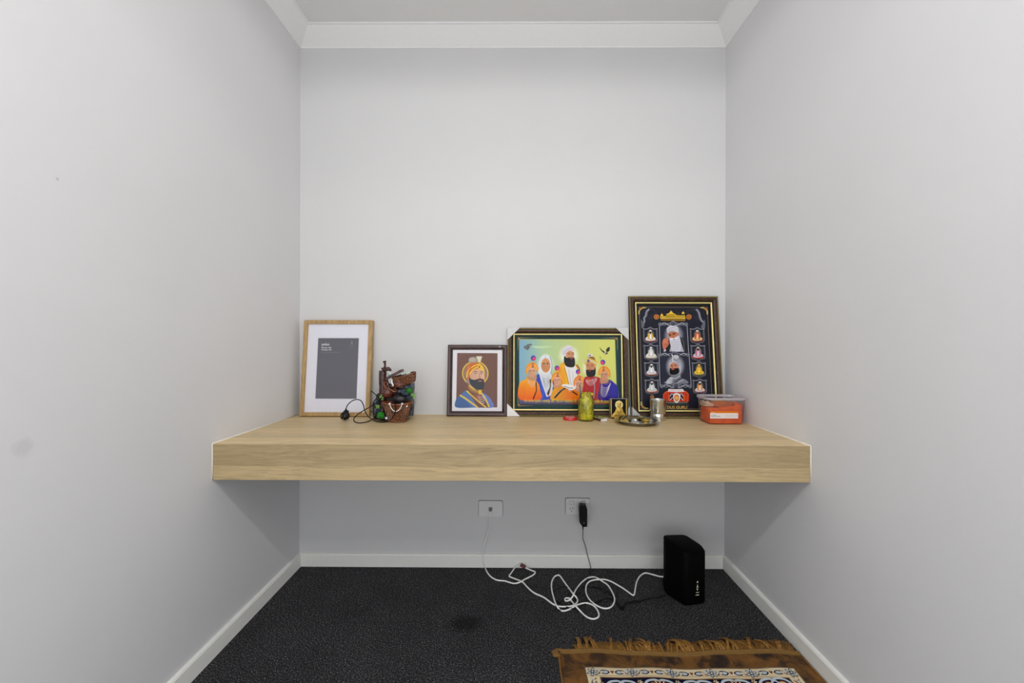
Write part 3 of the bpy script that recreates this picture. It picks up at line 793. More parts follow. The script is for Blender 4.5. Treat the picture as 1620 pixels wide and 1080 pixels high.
# central figure: yellow shawl over a white robe
a.blobp(Z((560, 760), (545, 560), (572, 500), (640, 440), (700, 440), (770, 470), (805, 520), (800, 620), (800, 800), (640, 800)), (232, 168, 24))
a.line(Z((600, 500), (600, 600), (640, 700)), 1.3, (206, 130, 16)); a.line(Z((625, 470), (655, 560), (680, 680)), 1.2, (246, 200, 60)); a.line(Z((575, 530), (572, 600), (600, 690)), 1.0, (196, 120, 20))
a.line(Z((640, 500), (672, 600), (690, 680)), 1.0, (190, 118, 20))
a.blobp(Z((650, 470), (690, 450), (760, 480), (780, 560), (768, 720), (740, 760), (700, 680), (675, 580)), (226, 224, 224))
a.line(Z((690, 520), (700, 600), (716, 680)), 1.2, (190, 190, 194)); a.line(Z((730, 540), (736, 620), (740, 680)), 0.9, (196, 196, 202))
a.line(Z((772, 470), (800, 510), (798, 560)), 2.0, (130, 84, 40))
a.blobp(Z((618, 680), (680, 672), (756, 700), (740, 745), (705, 765), (660, 720)), (236, 234, 232)); a.line(Z((640, 690), (690, 710), (735, 712)), 1.0, (90, 88, 90)); a.line(Z((660, 715), (700, 735), (730, 735)), 0.8, (110, 108, 112))
a.blobp(Z((648, 372), (640, 430), (660, 480), (700, 496), (745, 490), (757, 450), (752, 400), (730, 385), (700, 400), (665, 395)), (22, 20, 24))
a.blobp(Z((662, 350), (690, 325), (735, 322), (748, 350), (744, 392), (725, 405), (690, 402), (665, 390)), (206, 148, 108))
a.line(Z((678, 352), (692, 346), (706, 352)), 0.7, (50, 34, 28)); a.line(Z((722, 350), (733, 346), (744, 352)), 0.7, (50, 34, 28))
a.ell(*c4((693, 362)), 1.2, 0.6, (60, 40, 34), 8); a.ell(*c4((734, 361)), 1.0, 0.6, (60, 40, 34), 8); a.line(Z((716, 355), (724, 384), (712, 386)), 0.6, (160, 104, 72))
a.blobp(Z((672, 402), (715, 392), (752, 402), (748, 440), (700, 450)), (24, 22, 26)); a.blobp(Z((700, 402), (720, 398), (738, 403), (722, 410)), (176, 84, 76), 3)
a.blobp(Z((628, 372), (618, 330), (640, 290), (680, 268), (720, 278), (742, 315), (742, 340), (700, 322), (665, 350), (648, 380)), (216, 210, 220))
a.line(Z((634, 345), (665, 305), (725, 292)), 0.8, (186, 178, 196)); a.line(Z((640, 360), (680, 318), (738, 315)), 0.8, (190, 182, 200)); a.line(Z((636, 320), (680, 284), (715, 280)), 0.6, (240, 238, 242))
a.line(Z((665, 352), (700, 326), (742, 342)), 1.1, (226, 150, 60))
# veiled woman in blue
a.blobp(ZA((310, 1000), (305, 820), (325, 640), (395, 600), (440, 600), (560, 610), (610, 650), (620, 820), (590, 1000)), (38, 74, 190))
a.blobp(ZA((375, 560), (380, 620), (420, 760), (485, 950), (500, 960), (590, 900), (585, 700), (560, 600), (480, 590)), (212, 216, 224))
a.line(ZA((330, 700), (370, 820), (380, 960)), 1.0, (20, 50, 150)); a.line(ZA((400, 760), (430, 860), (440, 980)), 1.0, (70, 104, 214)); a.line(ZA((590, 660), (600, 780), (590, 860)), 2.0, (60, 40, 110))
a.poly(ZA((540, 690), (562, 680), (560, 800), (520, 945), (492, 905), (540, 810)), (48, 34, 28)); a.line(ZA((530, 700), (545, 790), (500, 905)), 0.5, (180, 150, 70))
a.line(ZA((500, 890), (512, 945), (560, 850)), 0.5, (200, 40, 50))
for i in range(6): a.line(ZA((425+i*3, 640+i*16), (480, 680+i*28), (535, 645+i*16)), 0.35, (120, 120, 120))
a.blobp(ZA((385, 610), (355, 540), (375, 420), (410, 335), (480, 295), (545, 330), (582, 420), (580, 540), (545, 615), (480, 640)), (222, 228, 232))
a.line(ZA((545, 335), (575, 430), (570, 560), (530, 620)), 1.1, (110, 140, 190)); a.line(ZA((372, 540), (380, 440), (410, 350)), 0.6, (190, 200, 206))
a.blobp(ZA((405, 560), (440, 600), (520, 600), (550, 560), (540, 640), (470, 660), (410, 630)), (214, 218, 222))
face(a, *ca((480, 468)), 7.4, 11.6, (214, 150, 100)); a.line(ZA((470, 380), (480, 300)), 0.4, (120, 130, 140))
# boy figures
def boy(Q, fx, fy, s, plume_dx, plume_dy, col, turb=(236, 150, 24), flip=1, face_col=(226, 172, 136)):
    f = lambda dx, dy: Q((fx+dx*s*flip, fy+dy*s))
    a.blobp([f(-60, 60), f(-50, 120), f(60, 130), f(60, 40)], tuple(int(c*0.85) for c in face_col))
    a.blobp([f(-96, 25), f(-98, -40), f(-72, -112), f(-20, -148), f(35, -146), f(84, -100), f(100, -40), f(86, 0), f(66, -20), f(40, -60), f(-40, -60), f(-66, -10), f(-84, 40)], turb)
    face(a, *Q((fx, fy)), 62*s/9.82, 80*s/9.82, face_col)
    a.blobp([f(-72, -35), f(-60, -85), f(0, -118), f(64, -88), f(76, -30), f(40, -62), f(0, -74), f(-40, -62)], turb)
    a.line([f(-80, -20), f(-50, -84), f(0, -112), f(50, -96), f(80, -30)], 0.6, (236, 214, 150))
    a.line([f(-88, -50), f(-30, -112), f(40, -134)], 0.5, (206, 110, 14)); a.line([f(-20, -140), f(40, -120), f(80, -70)], 0.5, (250, 180, 60))
    a.blobp([f(8, -150), f(26, -120), f(20, -70), f(4, -70), f(0, -120)], (176, 110, 84)); a.ell(*f(2, -74), 0.9, 0.7, (60, 50, 80), 8); a.ell(*f(22, -74), 0.7, 0.6, (60, 50, 80), 8)
    px_, py_ = plume_dx, plume_dy
    a.ell(*f(px_, py_), 4.2*s, 4.4*s, (34, 66, 180), 14); a.ell(*f(px_+10, py_+8), 3.0*s, 3.0*s, (222, 60, 110), 12)
    a.line([f(px_+4, py_+40), f(14, -150)], 0.9*s, (214, 190, 160), False)
def robe(pts, col, dark, Q):
    a.blobp([Q(p) for p in pts], col)
# left boy
def orange(p): return mixc((242, 168, 22), (232, 96, 14), min(1, max(0, (p[1]-602)/26)))
a.blobp(ZA((66, 1000), (70, 745), (165, 690), (205, 645), (300, 690), (365, 755), (392, 860), (398, 1000)), orange)
a.line(ZA((150, 760), (140, 860), (150, 990)), 0.8, (190, 90, 12)); a.line(ZA((90, 800), (100, 900), (95, 980)), 0.8, (220, 120, 20)); a.poly(ZA((315, 720), (335, 730), (340, 870), (290, 1000), (268, 1000), (325, 860)), (66, 34, 22))
necklaces(a, *ca((200, 700)), *ca((318, 710)), 5, 6.5, (216, 200, 180), 0.4)
a.blobp(ZA((185, 635), (215, 660), (290, 690), (300, 720), (230, 700), (180, 670)), (226, 150, 30))
boy(ca, 265, 572, 1.0, 22, -215, None)
# middle boy
a.blobp(ZA((552, 1000), (570, 900), (600, 840), (640, 800), (740, 800), (800, 830), (860, 880), (930, 930), (960, 1010), (700, 1010)), lambda p: mixc((226, 160, 20), (222, 110, 20), min(1, max(0, (p[0]-880)/25))))
a.poly(ZA((600, 975), (625, 985), (740, 860), (800, 832), (780, 820), (700, 850)), (46, 30, 24)); a.line(ZA((598, 970), (680, 880), (740, 835)), 0.5, (214, 200, 180))
boy(ca, 655, 712, 0.92, 2, -218, None, face_col=(230, 170, 140))
a.blobp(ZA((625, 800), (660, 820), (720, 790), (735, 820), (680, 850), (625, 835)), (222, 150, 24))
# boy at the jar
a.blobp(ZB((20, 960), (60, 880), (120, 850), (180, 830), (260, 830), (330, 870), (340, 1000), (20, 1000)), (230, 120, 20)); a.poly(ZB((95, 880), (120, 870), (190, 920), (180, 940), (150, 915)), (48, 32, 26))
boy(cb, 215, 762, 0.88, -18, -220, None, turb=(232, 130, 30), face_col=(228, 166, 134))
# bearded man in red
a.blobp(ZB((255, 1000), (270, 850), (290, 680), (340, 640), (470, 640), (560, 680), (590, 760), (590, 1000)), (176, 30, 36))
a.line(ZB((420, 680), (455, 800), (440, 980)), 1.6, (150, 140, 150)); a.line(ZB((440, 700), (490, 820), (500, 1000)), 1.0, (206, 60, 64)); a.poly(ZB((340, 660), (420, 700), (360, 740)), (206, 90, 40))
necklaces(a, *cb((318, 690)), *cb((490, 660)), 5, 6.5, (210, 196, 200), 0.45)
a.blobp(ZB((322, 520), (325, 600), (345, 640), (400, 650), (460, 625), (475, 560), (470, 490), (440, 540), (340, 545)), (20, 18, 22))
a.blobp(ZB((322, 450), (330, 420), (460, 430), (468, 480), (455, 530), (420, 560), (350, 555), (328, 520)), (200, 136, 96))
a.line(ZB((332, 462), (350, 455), (368, 464)), 0.6, (44, 28, 22)); a.line(ZB((402, 462), (420, 454), (440, 462)), 0.6, (44, 28, 22)); a.ell(*cb((350, 478)), 1.2, 0.6, (40, 30, 30), 8); a.ell(*cb((420, 477)), 1.2, 0.6, (40, 30, 30), 8)
a.line(ZB((388, 470), (376, 515), (396, 520)), 0.6, (156, 96, 62)); a.blobp(ZB((325, 545), (345, 538), (380, 532), (430, 540), (460, 530), (455, 590), (340, 590)), (20, 18, 22)); a.blobp(ZB((360, 552), (380, 546), (402, 552), (380, 560)), (190, 80, 74), 3)
a.blobp(ZB((290, 420), (310, 385), (370, 350), (440, 355), (490, 400), (500, 440), (470, 500), (455, 450), (400, 420), (340, 425), (318, 460)), (216, 188, 60))
a.line(ZB((295, 420), (350, 385), (420, 400), (495, 450)), 1.6, (206, 196, 200)); a.ell(*cb((360, 400)), 2.6, 2.8, (150, 130, 140), 12); a.ell(*cb((360, 400)), 1.3, 1.5, (90, 40, 50), 10)
a.blobp(ZB((372, 345), (390, 330), (450, 340), (465, 385), (420, 370)), (150, 92, 40)); a.blobp(ZB((348, 290), (400, 285), (432, 300), (425, 322), (380, 330), (350, 330)), (216, 214, 210)); a.line(ZB((350, 310), (365, 345), (362, 380)), 0.9, (150, 150, 150))
a.ell(*cb((385, 312)), 1.5, 1.0, (60, 60, 60), 8)
# boy in blue
a.blobp(ZB((520, 1000), (530, 820), (560, 720), (600, 690), (690, 690), (760, 740), (805, 800), (808, 1000)), lambda p: mixc((56, 30, 130), (36, 34, 160), min(1, max(0, (p[0]-955)/15))))
a.blobp(ZB((590, 700), (640, 720), (690, 700), (700, 730), (640, 770), (590, 750)), (90, 60, 130))
for i in range(6): a.line(ZB((560-i*3, 745+i*28), (580, 800+i*30), (625, 820+i*25), (665, 800+i*12), (706, 740)), 0.5, (222, 214, 214))
a.line(ZB((540, 800), (535, 900), (560, 990)), 1.0, (110, 60, 50))
boy(cb, 608, 622, 0.96, 22, -212, None, flip=-1, face_col=(220, 160, 126)); a.line(ZB((552, 370), (552, 345), (535, 328)), 0.6, (50, 60, 40))
# lower haze strip behind the words
a.build('printed_picture', MAT['print'], fr, lambda u, v, h: (u, 0.0150-h, v))
kx = pl(0.0096)
dark_red = plain('deep_red_print', (96, 20, 16), 0.5); yel = plain('yellow_print', (236, 206, 40), 0.5)
lettering('lettering', '\u0A74', ca((142, 0))[0], ca((265, 0))[0], ca((0, 132))[1], ca((0, 246))[1], fn, dark_red, fr, kx, 0.010)
lettering('lettering', '\u0A35\u0A47 \u0A2A\u0A30\u0A3E\u0A15 \u0A38\u0A41\u0A30\u0A1C \u0A2A\u0A30\u0A35\u0A3F\u0A39\u0A41 \u0A15\u0A40 \u0A24\u0A47\u0A17 \u0A26\u0A3E \u0A2A\u0A30\u0A3F\u0A35\u0A3E\u0A30 \u0A39\u0A48', c4((225, 0))[0], c4((765, 0))[0], c4((0, 828))[1], c4((0, 866))[1], fn, yel, fr, kx, 0.010)
lettering('lettering', '\u0A38\u0A3E\u0A39\u0A3F\u0A2C \u0A15\u0A47 \u0A26\u0A30\u0A36', c4((930, 0))[0], c4((1112, 0))[0], c4((0, 832))[1], c4((0, 866))[1], fn, yel, fr, kx, 0.010)
pane(fr, -W/2+o4-0.002, W/2-o4+0.002, o4-0.002, H-o4+0.002, 0.0076)

# ---------------------------------------------------------------- 4: tall dark print
c5 = crop(985, 460, 5.141)
q4 = [(994.4, 468.0), (1134.6, 468.0), (1148.6, 661.4), (1002.2, 661.4)]
loc, rot, W, H, fn = lean(q4, -0.090, 0.020)
fr = thing('picture_frame', 'tall gilt and mottled brown frame with a black print of ten small and large portraits', 'picture frame', loc, rot)
o4 = gilt_frame(fr, W, H, (0.0060, 0.0170, 0.0055, 0.0062), 0.020)
corner(fr, W, H, -1, -1, 0.046, 0.048, plain('shaded_card', (176, 176, 174), 0.6), 0.020)
a = Art(fn); ct = crop(1010, 480, 12.0); cl = crop(1010, 560, 10.8)
ZT = lambda *pts: [ct(p) for p in pts]; ZL = lambda *pts: [cl(p) for p in pts]; Z5 = lambda *pts: [c5(p) for p in pts]
K = (27, 28, 42)
a.poly(Z5((100, 85), (730, 85), (790, 1000), (130, 1000)), (22, 23, 32))
a.poly(Z5((130, 120), (700, 120), (755, 985), (160, 985)), (40, 41, 50)); 
a.line(Z5((138, 126), (694, 126), (752, 960), (172, 960)), 0.55, (150, 134, 90), False, True)
a.poly(Z5((146, 134), (686, 134), (744, 952), (180, 952)), K)
grey = (172, 174, 188); mid = (96, 98, 112); lt = (196, 198, 210)
# arch
for sgn, pts in ((1, ((215, 90), (165, 140), (150, 215), (120, 260), (125, 330), (75, 370))), (-1, ((1110, 90), (1160, 150), (1185, 240), (1215, 310), (1255, 340), (1275, 390)))):
    a.line(ZT(*pts), 3.4, (104, 106, 120)); a.line(ZT(*pts), 1.6, (146, 148, 160)); a.line(ZT(*[(x+sgn*30, y) for x, y in pts[:4]]), 0.6, mid)
a.blobp(ZT((60, 290), (90, 330), (130, 380), (100, 450), (70, 440)), (100, 102, 116)); a.blobp(ZT((1280, 300), (1250, 340), (1205, 440), (1280, 450)), (100, 102, 116))
a.line(ZT((250, 95), (350, 150), (230, 240)), 0.8, (62, 63, 78)); a.line(ZT((1080, 95), (940, 140), (1080, 240)), 0.8, (62, 63, 78))
for i in range(3): a.line(ZT((200, 245+i*22), (280, 245+i*22)), 0.5, (62, 64, 80), False); a.line(ZT((1070, 245+i*22), (1150, 245+i*22)), 0.5, (62, 64, 80), False)
# gilded temple
gd = (196, 160, 34); gd2 = (232, 200, 70); gd3 = (146, 108, 24)
a.poly(ZT((425, 275), (425, 225), (540, 222), (540, 190), (570, 180), (690, 180), (730, 205), (830, 210), (895, 205), (910, 270), (700, 285)), gd)
a.poly(ZT((540, 190), (700, 190), (700, 270), (540, 270)), (168, 132, 26)); a.poly(ZT((440, 270), (910, 270), (900, 320), (440, 310)), gd3); a.line(ZT((425, 268), (700, 262), (908, 268)), 0.8, (240, 216, 110)); a.line(ZT((545, 215), (700, 215)), 0.5, gd2, False)
a.line(ZT((540, 188), (570, 178), (690, 178), (730, 203)), 0.7, gd2, False)
for (x, y, r) in ((632, 165, 28), (455, 212, 22), (862, 172, 24), (590, 180, 10), (672, 180, 10)):
    a.blobp(ZT((x-r, y+8), (x-r*0.9, y-r*0.6), (x, y-r*1.4), (x+r*0.9, y-r*0.6), (x+r, y+8)), gd2, 3); a.line(ZT((x, y-r*1.2), (x, y-r*2.0)), 0.3, gd2, False)
for x in (835, 890, 435, 480): a.line(ZT((x, 205), (x, 240)), 0.5, gd2, False)
for i in range(8): a.line(ZT((730+i*20, 225), (730+i*20, 262)), 0.35, (130, 100, 20), False)
a.line(ZT((455, 195), (462, 160)), 0.25, (190, 60, 50), False); a.line(ZT((772, 200), (772, 140)), 0.25, (180, 60, 50), False)
for x, y in ((355, 240), (972, 240)):
    a.ell(*ct((x, y)), 4.2, 4.0, (206, 134, 50), 18); a.ell(*ct((x, y)), 3.0, 2.9, (150, 78, 34), 16); a.ell(*ct((x, y)), 1.3, 1.2, (220, 130, 80), 8)
# ornamental panels of the two large portraits
def scroll(Q, x0, x1, y, h, n=4, w=0.75):
    cx = (x0+x1)/2
    for sgn in (-1, 1):
        ex = x0 if sgn < 0 else x1
        pts = []
        for i in range(9):
            t = i/8; pts.append((cx+(ex-cx)*t, y+math.sin(t*PI*2.2)*h*0.55))
        a.line([Q(p) for p in pts], w*1.4, (146, 148, 160)); a.line([Q((p[0], p[1]+h*0.28)) for p in pts], w*0.7, lt)
        pts2 = [(p[0], 2*y-p[1]) for p in pts]; a.line([Q(p) for p in pts2], w*0.8, grey)
        a.ell(*Q((ex, y+h*0.2)), 3.0, 3.0, (130, 132, 146), 14); a.ell(*Q((ex, y+h*0.2)), 2.0, 2.0, K, 12); a.ell(*Q((ex, y+h*0.2)), 0.9, 0.9, lt, 8)
    a.blobp([Q(p) for p in ((cx-60, y+h*0.6), (cx-45, y-h*0.8), (cx, y-h*1.6), (cx+45, y-h*0.8), (cx+60, y+h*0.6))], (120, 122, 138))
    a.ell(*Q((cx, y)), 3.4, 3.0, K, 16); a.ell(*Q((cx, y)), 2.4, 2.1, mid, 14); a.ell(*Q((cx, y)), 1.2, 1.0, K, 10)
def panel(Q, x0, x1, y0, y1, sk):
    a.poly([Q(p) for p in ((x0, y0), (x1, y0), (x1+sk, y1), (x0+sk*0.55, y1))], (38, 39, 56))
    a.line([Q((x0, y0)), Q((x0+sk*0.55, y1))], 0.9, grey, False); a.line([Q((x1, y0)), Q((x1+sk, y1))], 0.9, grey, False)
panel(ct, 412, 940, 385, 940, 40); panel(cl, 372, 890, 20, 545, 45)
Kp = (38, 39, 56)
a.glow(*ct((690, 600)), 17, 21, (176, 178, 192), Kp, core=0.3)
# elder with white beard
a.poly(ZT((470, 900), (520, 760), (600, 640), (800, 620), (870, 640), (945, 720), (960, 905)), (34, 34, 40)); a.line(ZT((830, 630), (880, 740), (900, 900)), 1.4, (88, 86, 96)); a.line(ZT((870, 650), (930, 760)), 0.8, (60, 60, 66))
a.poly(ZT((610, 900), (640, 780), (820, 700), (890, 905)), (176, 176, 190))
a.blobp(ZT((478, 800), (470, 730), (490, 670), (520, 650), (585, 655), (590, 700), (570, 720), (610, 725), (575, 800), (545, 830), (520, 870), (490, 850)), (196, 112, 82))
for i in range(4): a.line(ZT((500+i*22, 740), (502+i*24, 665-6*(i % 2))), 0.9, (216, 142, 110), False)
a.line(ZT((520, 770), (560, 780), (600, 730)), 0.7, (150, 80, 56)); a.blobp(ZT((495, 890), (530, 850), (545, 880), (525, 905)), (190, 190, 200))
a.blobp(ZT((585, 560), (600, 520), (760, 520), (778, 560), (765, 620), (700, 690), (620, 660), (590, 610)), (196, 120, 82))
a.line(ZT((592, 582), (615, 572), (638, 582)), 1.1, (54, 34, 26)); a.line(ZT((662, 566), (690, 552), (722, 560)), 1.1, (54, 34, 26))
a.ell(*ct((617, 594)), 1.6, 0.8, (60, 40, 34), 10); a.ell(*ct((690, 572)), 1.6, 0.8, (60, 40, 34), 10); a.line(ZT((650, 575), (668, 635), (640, 645)), 0.9, (160, 92, 62))
a.blobp(ZT((600, 650), (640, 640), (675, 655), (720, 630), (765, 600), (800, 620), (825, 740), (825, 880), (740, 905), (660, 890), (635, 800)), (206, 206, 218))
for i in range(5): a.line(ZT((650+i*34, 690), (660+i*32, 780), (675+i*26, 880)), 0.5, (172, 172, 188))
a.blobp(ZT((625, 665), (650, 640), (690, 648), (735, 628), (770, 650), (720, 665), (680, 672), (650, 688)), (232, 232, 240)); a.blobp(ZT((672, 668), (690, 660), (712, 664), (690, 676)), (150, 70, 60), 3)
a.blobp(ZT((552, 500), (560, 450), (620, 410), (700, 405), (765, 440), (778, 500), (765, 548), (690, 520), (610, 530), (575, 552)), (206, 206, 216))
a.line(ZT((560, 500), (640, 450), (740, 420)), 0.8, (160, 160, 176)); a.line(ZT((565, 525), (660, 480), (770, 470)), 0.7, (166, 166, 182)); a.line(ZT((600, 425), (660, 420), (710, 412)), 0.6, (236, 236, 242))
a.line(ZT((585, 545), (660, 512), (760, 545)), 0.7, (120, 110, 120))
scroll(ct, 425, 920, 375, 40); scroll(ct, 435, 972, 955, 40)
# bearded portrait in grey below
a.glow(*cl((650, 200)), 16.5, 20, (190, 192, 206), Kp, core=0.3)
a.blobp(ZL((490, 500), (500, 450), (560, 390), (620, 360), (730, 330), (760, 400), (850, 440), (860, 500)), (120, 122, 134))
a.blobp(ZL((500, 500), (515, 450), (575, 390), (610, 420), (590, 500)), (190, 192, 202)); a.line(ZL((590, 400), (660, 410), (740, 360)), 0.9, (206, 206, 214)); a.line(ZL((640, 480), (720, 430), (770, 400)), 2.2, (60, 62, 74))
a.line(ZL((545, 450), (575, 430), (600, 440), (590, 470), (560, 480)), 0.6, (90, 92, 104)); a.line(ZL((700, 480), (760, 450), (800, 440)), 1.0, (196, 196, 206))
a.blobp(ZL((555, 300), (565, 230), (720, 200), (740, 260), (720, 330), (660, 370), (600, 360)), (130, 132, 142))
a.blobp(ZL((552, 200), (545, 120), (590, 75), (650, 68), (710, 100), (750, 180), (745, 250), (710, 260), (690, 180), (600, 150)), (170, 172, 186))
a.blobp(ZL((562, 190), (580, 150), (640, 140), (690, 175), (712, 235), (690, 270), (600, 270), (565, 240)), (204, 136, 104))
a.line(ZL((575, 188), (590, 180), (606, 188)), 0.8, (50, 34, 28)); a.line(ZL((632, 180), (655, 172), (675, 184)), 0.8, (50, 34, 28)); a.ell(*cl((592, 200)), 1.2, 0.7, (40, 30, 28), 8); a.ell(*cl((655, 196)), 1.3, 0.7, (40, 30, 28), 8)
a.line(ZL((612, 195), (600, 225), (622, 232)), 0.8, (160, 96, 70)); a.blobp(ZL((558, 240), (580, 236), (610, 240), (690, 232), (715, 245), (712, 310), (660, 345), (600, 348), (558, 320)), (14, 12, 14))
a.blobp(ZL((580, 250), (608, 240), (640, 250), (610, 268)), (170, 78, 72), 3)
a.line(ZL((555, 170), (590, 130), (650, 120), (720, 180), (735, 240)), 1.2, (206, 208, 218)); a.line(ZL((560, 140), (600, 95), (660, 90), (720, 130)), 0.9, (120, 122, 136)); a.line(ZL((600, 80), (660, 110), (725, 200)), 0.8, (110, 112, 126))
a.blobp(ZL((620, 20), (660, 5), (705, 20), (700, 60), (640, 68)), (196, 196, 204)); a.line(ZL((585, 0), (605, 30), (602, 110)), 1.6, (214, 214, 220))
a.line(ZL((720, 340), (740, 300), (745, 240)), 0.7, (214, 214, 222))
scroll(cl, 425, 915, 540, 40)
# eight small cartouches
def cart(Q, k, x, y, w, h, robec, beard, turban, legs, left=True, cush=(190, 90, 70)):
    q = lambda dx, dy: Q((x+dx*w, y+dy*h))
    a.poly([q(-0.56, -0.5), q(0.54, -0.5), q(0.58, 0.5), q(-0.50, 0.5)], (66, 68, 82)); a.line([q(-0.56, -0.48), q(-0.5, 0.45), q(-0.25, 0.60), q(0.03, 0.68), q(0.33, 0.60), q(0.58, 0.45), q(0.54, -0.48)], 0.55, (146, 148, 160))
    a.line([q(-0.62, -0.52), q(-0.3, -0.48), q(0, -0.58), q(0.28, -0.48), q(0.6, -0.52)], 0.9, (150, 152, 164)); a.line([q(-0.15, -0.62), q(0, -0.66), q(0.15, -0.62)], 0.6, mid)
    a.poly([q(-0.44, -0.42), q(0.43, -0.42), q(0.47, 0.42), q(-0.40, 0.42)], (20, 22, 30))
    a.glow(*q(0.02, -0.05), w*0.36/k, h*0.42/k, (112, 118, 126), (20, 22, 30), core=0.2)
    a.blobp([q(-0.42, 0.34), q(0.05, 0.27), q(0.47, 0.34), q(0.44, 0.50), q(0.05, 0.55), q(-0.36, 0.50)], cush)
    a.blobp([q(-0.38, 0.36), q(-0.30, 0.18), q(0.02, 0.10), q(0.36, 0.20), q(0.42, 0.38), q(0.1, 0.46), q(-0.2, 0.46)], legs)
    a.blobp([q(-0.20, 0.25), q(-0.19, -0.05), q(-0.08, -0.20), q(0.10, -0.20), q(0.22, -0.02), q(0.24, 0.25), q(0.02, 0.32)], robec)
    a.blobp([q(-0.05, 0.30), q(-0.02, -0.12), q(0.06, -0.12), q(0.10, 0.30)], tuple(min(255, c+20) for c in legs))
    a.ell(*q(0.0, -0.25), w*0.075/k, h*0.075/k, (190, 130, 98), 12)
    a.blobp([q(-0.07, -0.24), q(0.07, -0.24), q(0.06, -0.12), q(0.0, -0.06), q(-0.05, -0.12)], beard, 3)
    a.blobp([q(-0.10, -0.27), q(-0.07, -0.38), q(0.02, -0.41), q(0.10, -0.36), q(0.10, -0.27), q(0.0, -0.31)], turban, 3)
    a.line([q(-0.22, 0.30), q(0.02, 0.36), q(0.26, 0.30)], 0.6, tuple(int(c*0.7) for c in legs))
W1 = (220, 220, 222)
cart(ct, 12, 240, 585, 235, 235, (216, 176, 70), (24, 20, 20), W1, (228, 220, 214), cush=(150, 90, 80))
cart(ct, 12, 1135, 585, 235, 235, (206, 90, 60), (170, 110, 70), W1, (226, 190, 130), cush=(120, 50, 50))
cart(ct, 12, 255, 905, 235, 235, (206, 206, 208), (220, 220, 220), W1, (224, 222, 214), cush=(196, 180, 160))
cart(ct, 12, 1155, 905, 235, 235, (190, 120, 150), (30, 26, 28), (190, 186, 170), (206, 190, 200), cush=(190, 60, 40))
cart(cl, 10.8, 240, 245, 205, 205, (214, 214, 220), (20, 18, 20), W1, (214, 214, 220), cush=(176, 110, 90))
cart(cl, 10.8, 1060, 245, 205, 205, (226, 180, 50), (206, 150, 80), (230, 190, 60), (226, 190, 60), cush=(110, 110, 70))
cart(cl, 10.8, 252, 545, 205, 205, (206, 208, 208), (24, 22, 22), W1, (206, 210, 210), cush=(190, 110, 70))
cart(cl, 10.8, 1080, 545, 205, 205, (220, 150, 60), (30, 26, 24), W1, (222, 206, 206), cush=(150, 90, 90))
# book on a red draped stand with crest
a.poly(ZL((450, 690), (500, 630), (850, 630), (900, 690), (900, 800), (850, 830), (500, 830), (450, 800)), (196, 50, 26))
a.line(ZL((455, 685), (520, 640), (560, 640)), 0.9, (226, 110, 40)); a.line(ZL((890, 685), (840, 640), (800, 640)), 0.9, (226, 110, 40)); a.line(ZL((455, 700), (470, 780), (455, 800)), 0.6, (230, 120, 50))
a.line(ZL((880, 700), (860, 780), (890, 800)), 0.6, (230, 120, 50)); a.poly(ZL((560, 670), (800, 670), (790, 780), (575, 780)), (50, 30, 50))
a.poly(ZL((530, 640), (545, 592), (665, 598), (790, 592), (820, 640), (670, 650)), (226, 222, 226)); a.line(ZL((560, 612), (650, 616)), 0.4, (206, 130, 130), False); a.line(ZL((690, 616), (785, 610)), 0.4, (206, 130, 130), False); a.line(ZL((550, 628), (780, 628)), 0.4, (206, 160, 160), False)
a.poly(ZL((450, 840), (500, 812), (850, 812), (895, 840), (895, 870), (450, 870)), (52, 54, 54)); a.line(ZL((470, 822), (680, 832), (880, 822)), 0.8, (150, 146, 120))
a.blobp(ZL((625, 700), (650, 672), (685, 665), (725, 675), (750, 705), (735, 790), (685, 835), (638, 790)), (230, 230, 232)); a.blobp(ZL((645, 715), (685, 690), (725, 715), (720, 780), (685, 810), (650, 780)), (206, 120, 40)); a.ell(*cl((685, 750)), 2.4, 3.0, (232, 180, 90), 12)
for sgn in (-1, 1):
    a.line(ZL((685+sgn*50, 690), (685+sgn*90, 680), (685+sgn*110, 720)), 0.8, (232, 232, 236)); a.line(ZL((685+sgn*70, 740), (685+sgn*95, 770), (685+sgn*120, 790)), 0.8, (232, 232, 236)); a.line(ZL((685+sgn*130, 690), (685+sgn*138, 790)), 0.7, (226, 150, 50), False)
a.line(ZL((450, 888), (520, 888)), 0.4, (120, 122, 110), False); a.line(ZL((860, 888), (900, 888)), 0.4, (120, 122, 110), False)
a.ell(*cl((262, 732)), 3.0, 2.6, (196, 130, 50), 14); a.ell(*cl((262, 734)), 1.8, 1.6, (130, 70, 36), 12)
# gilt corner ornaments
for (x, y, dx, dy) in ((150, 142, 1, 1), (682, 142, -1, 1), (178, 945, 1, -1)):
    a.blobp(Z5((x-dx*12, y-dy*8), (x+dx*14, y-dy*10), (x+dx*2, y+dy*4), (x-dx*8, y+dy*22)), (176, 96, 50))
    a.line(Z5((x-dx*10, y+dy*42), (x-dx*8, y+dy*14), (x+dx*14, y-dy*6), (x+dx*42, y-dy*12)), 1.0, (214, 190, 96))
    for i in range(3): a.ell(*c5((x+dx*(18+11*i), y-dy*(16-2*i))), 0.9, 0.7, (220, 200, 110), 8); a.ell(*c5((x-dx*16, y+dy*(16+11*i))), 0.7, 0.9, (220, 200, 110), 8)
a.build('printed_picture', MAT['print'], fr, lambda u, v, h: (u, 0.0165-h, v))
lettering('lettering', 'DUS GURU', cl((515, 0))[0], cl((860, 0))[0], cl((0, 886))[1], cl((0, 935))[1], fn, plain('ochre_print', (216, 176, 60), 0.5), fr, pl(0.0096))
pane(fr, -W/2+o4-0.002, W/2-o4+0.002, o4-0.002, H-o4+0.002, 0.0076)

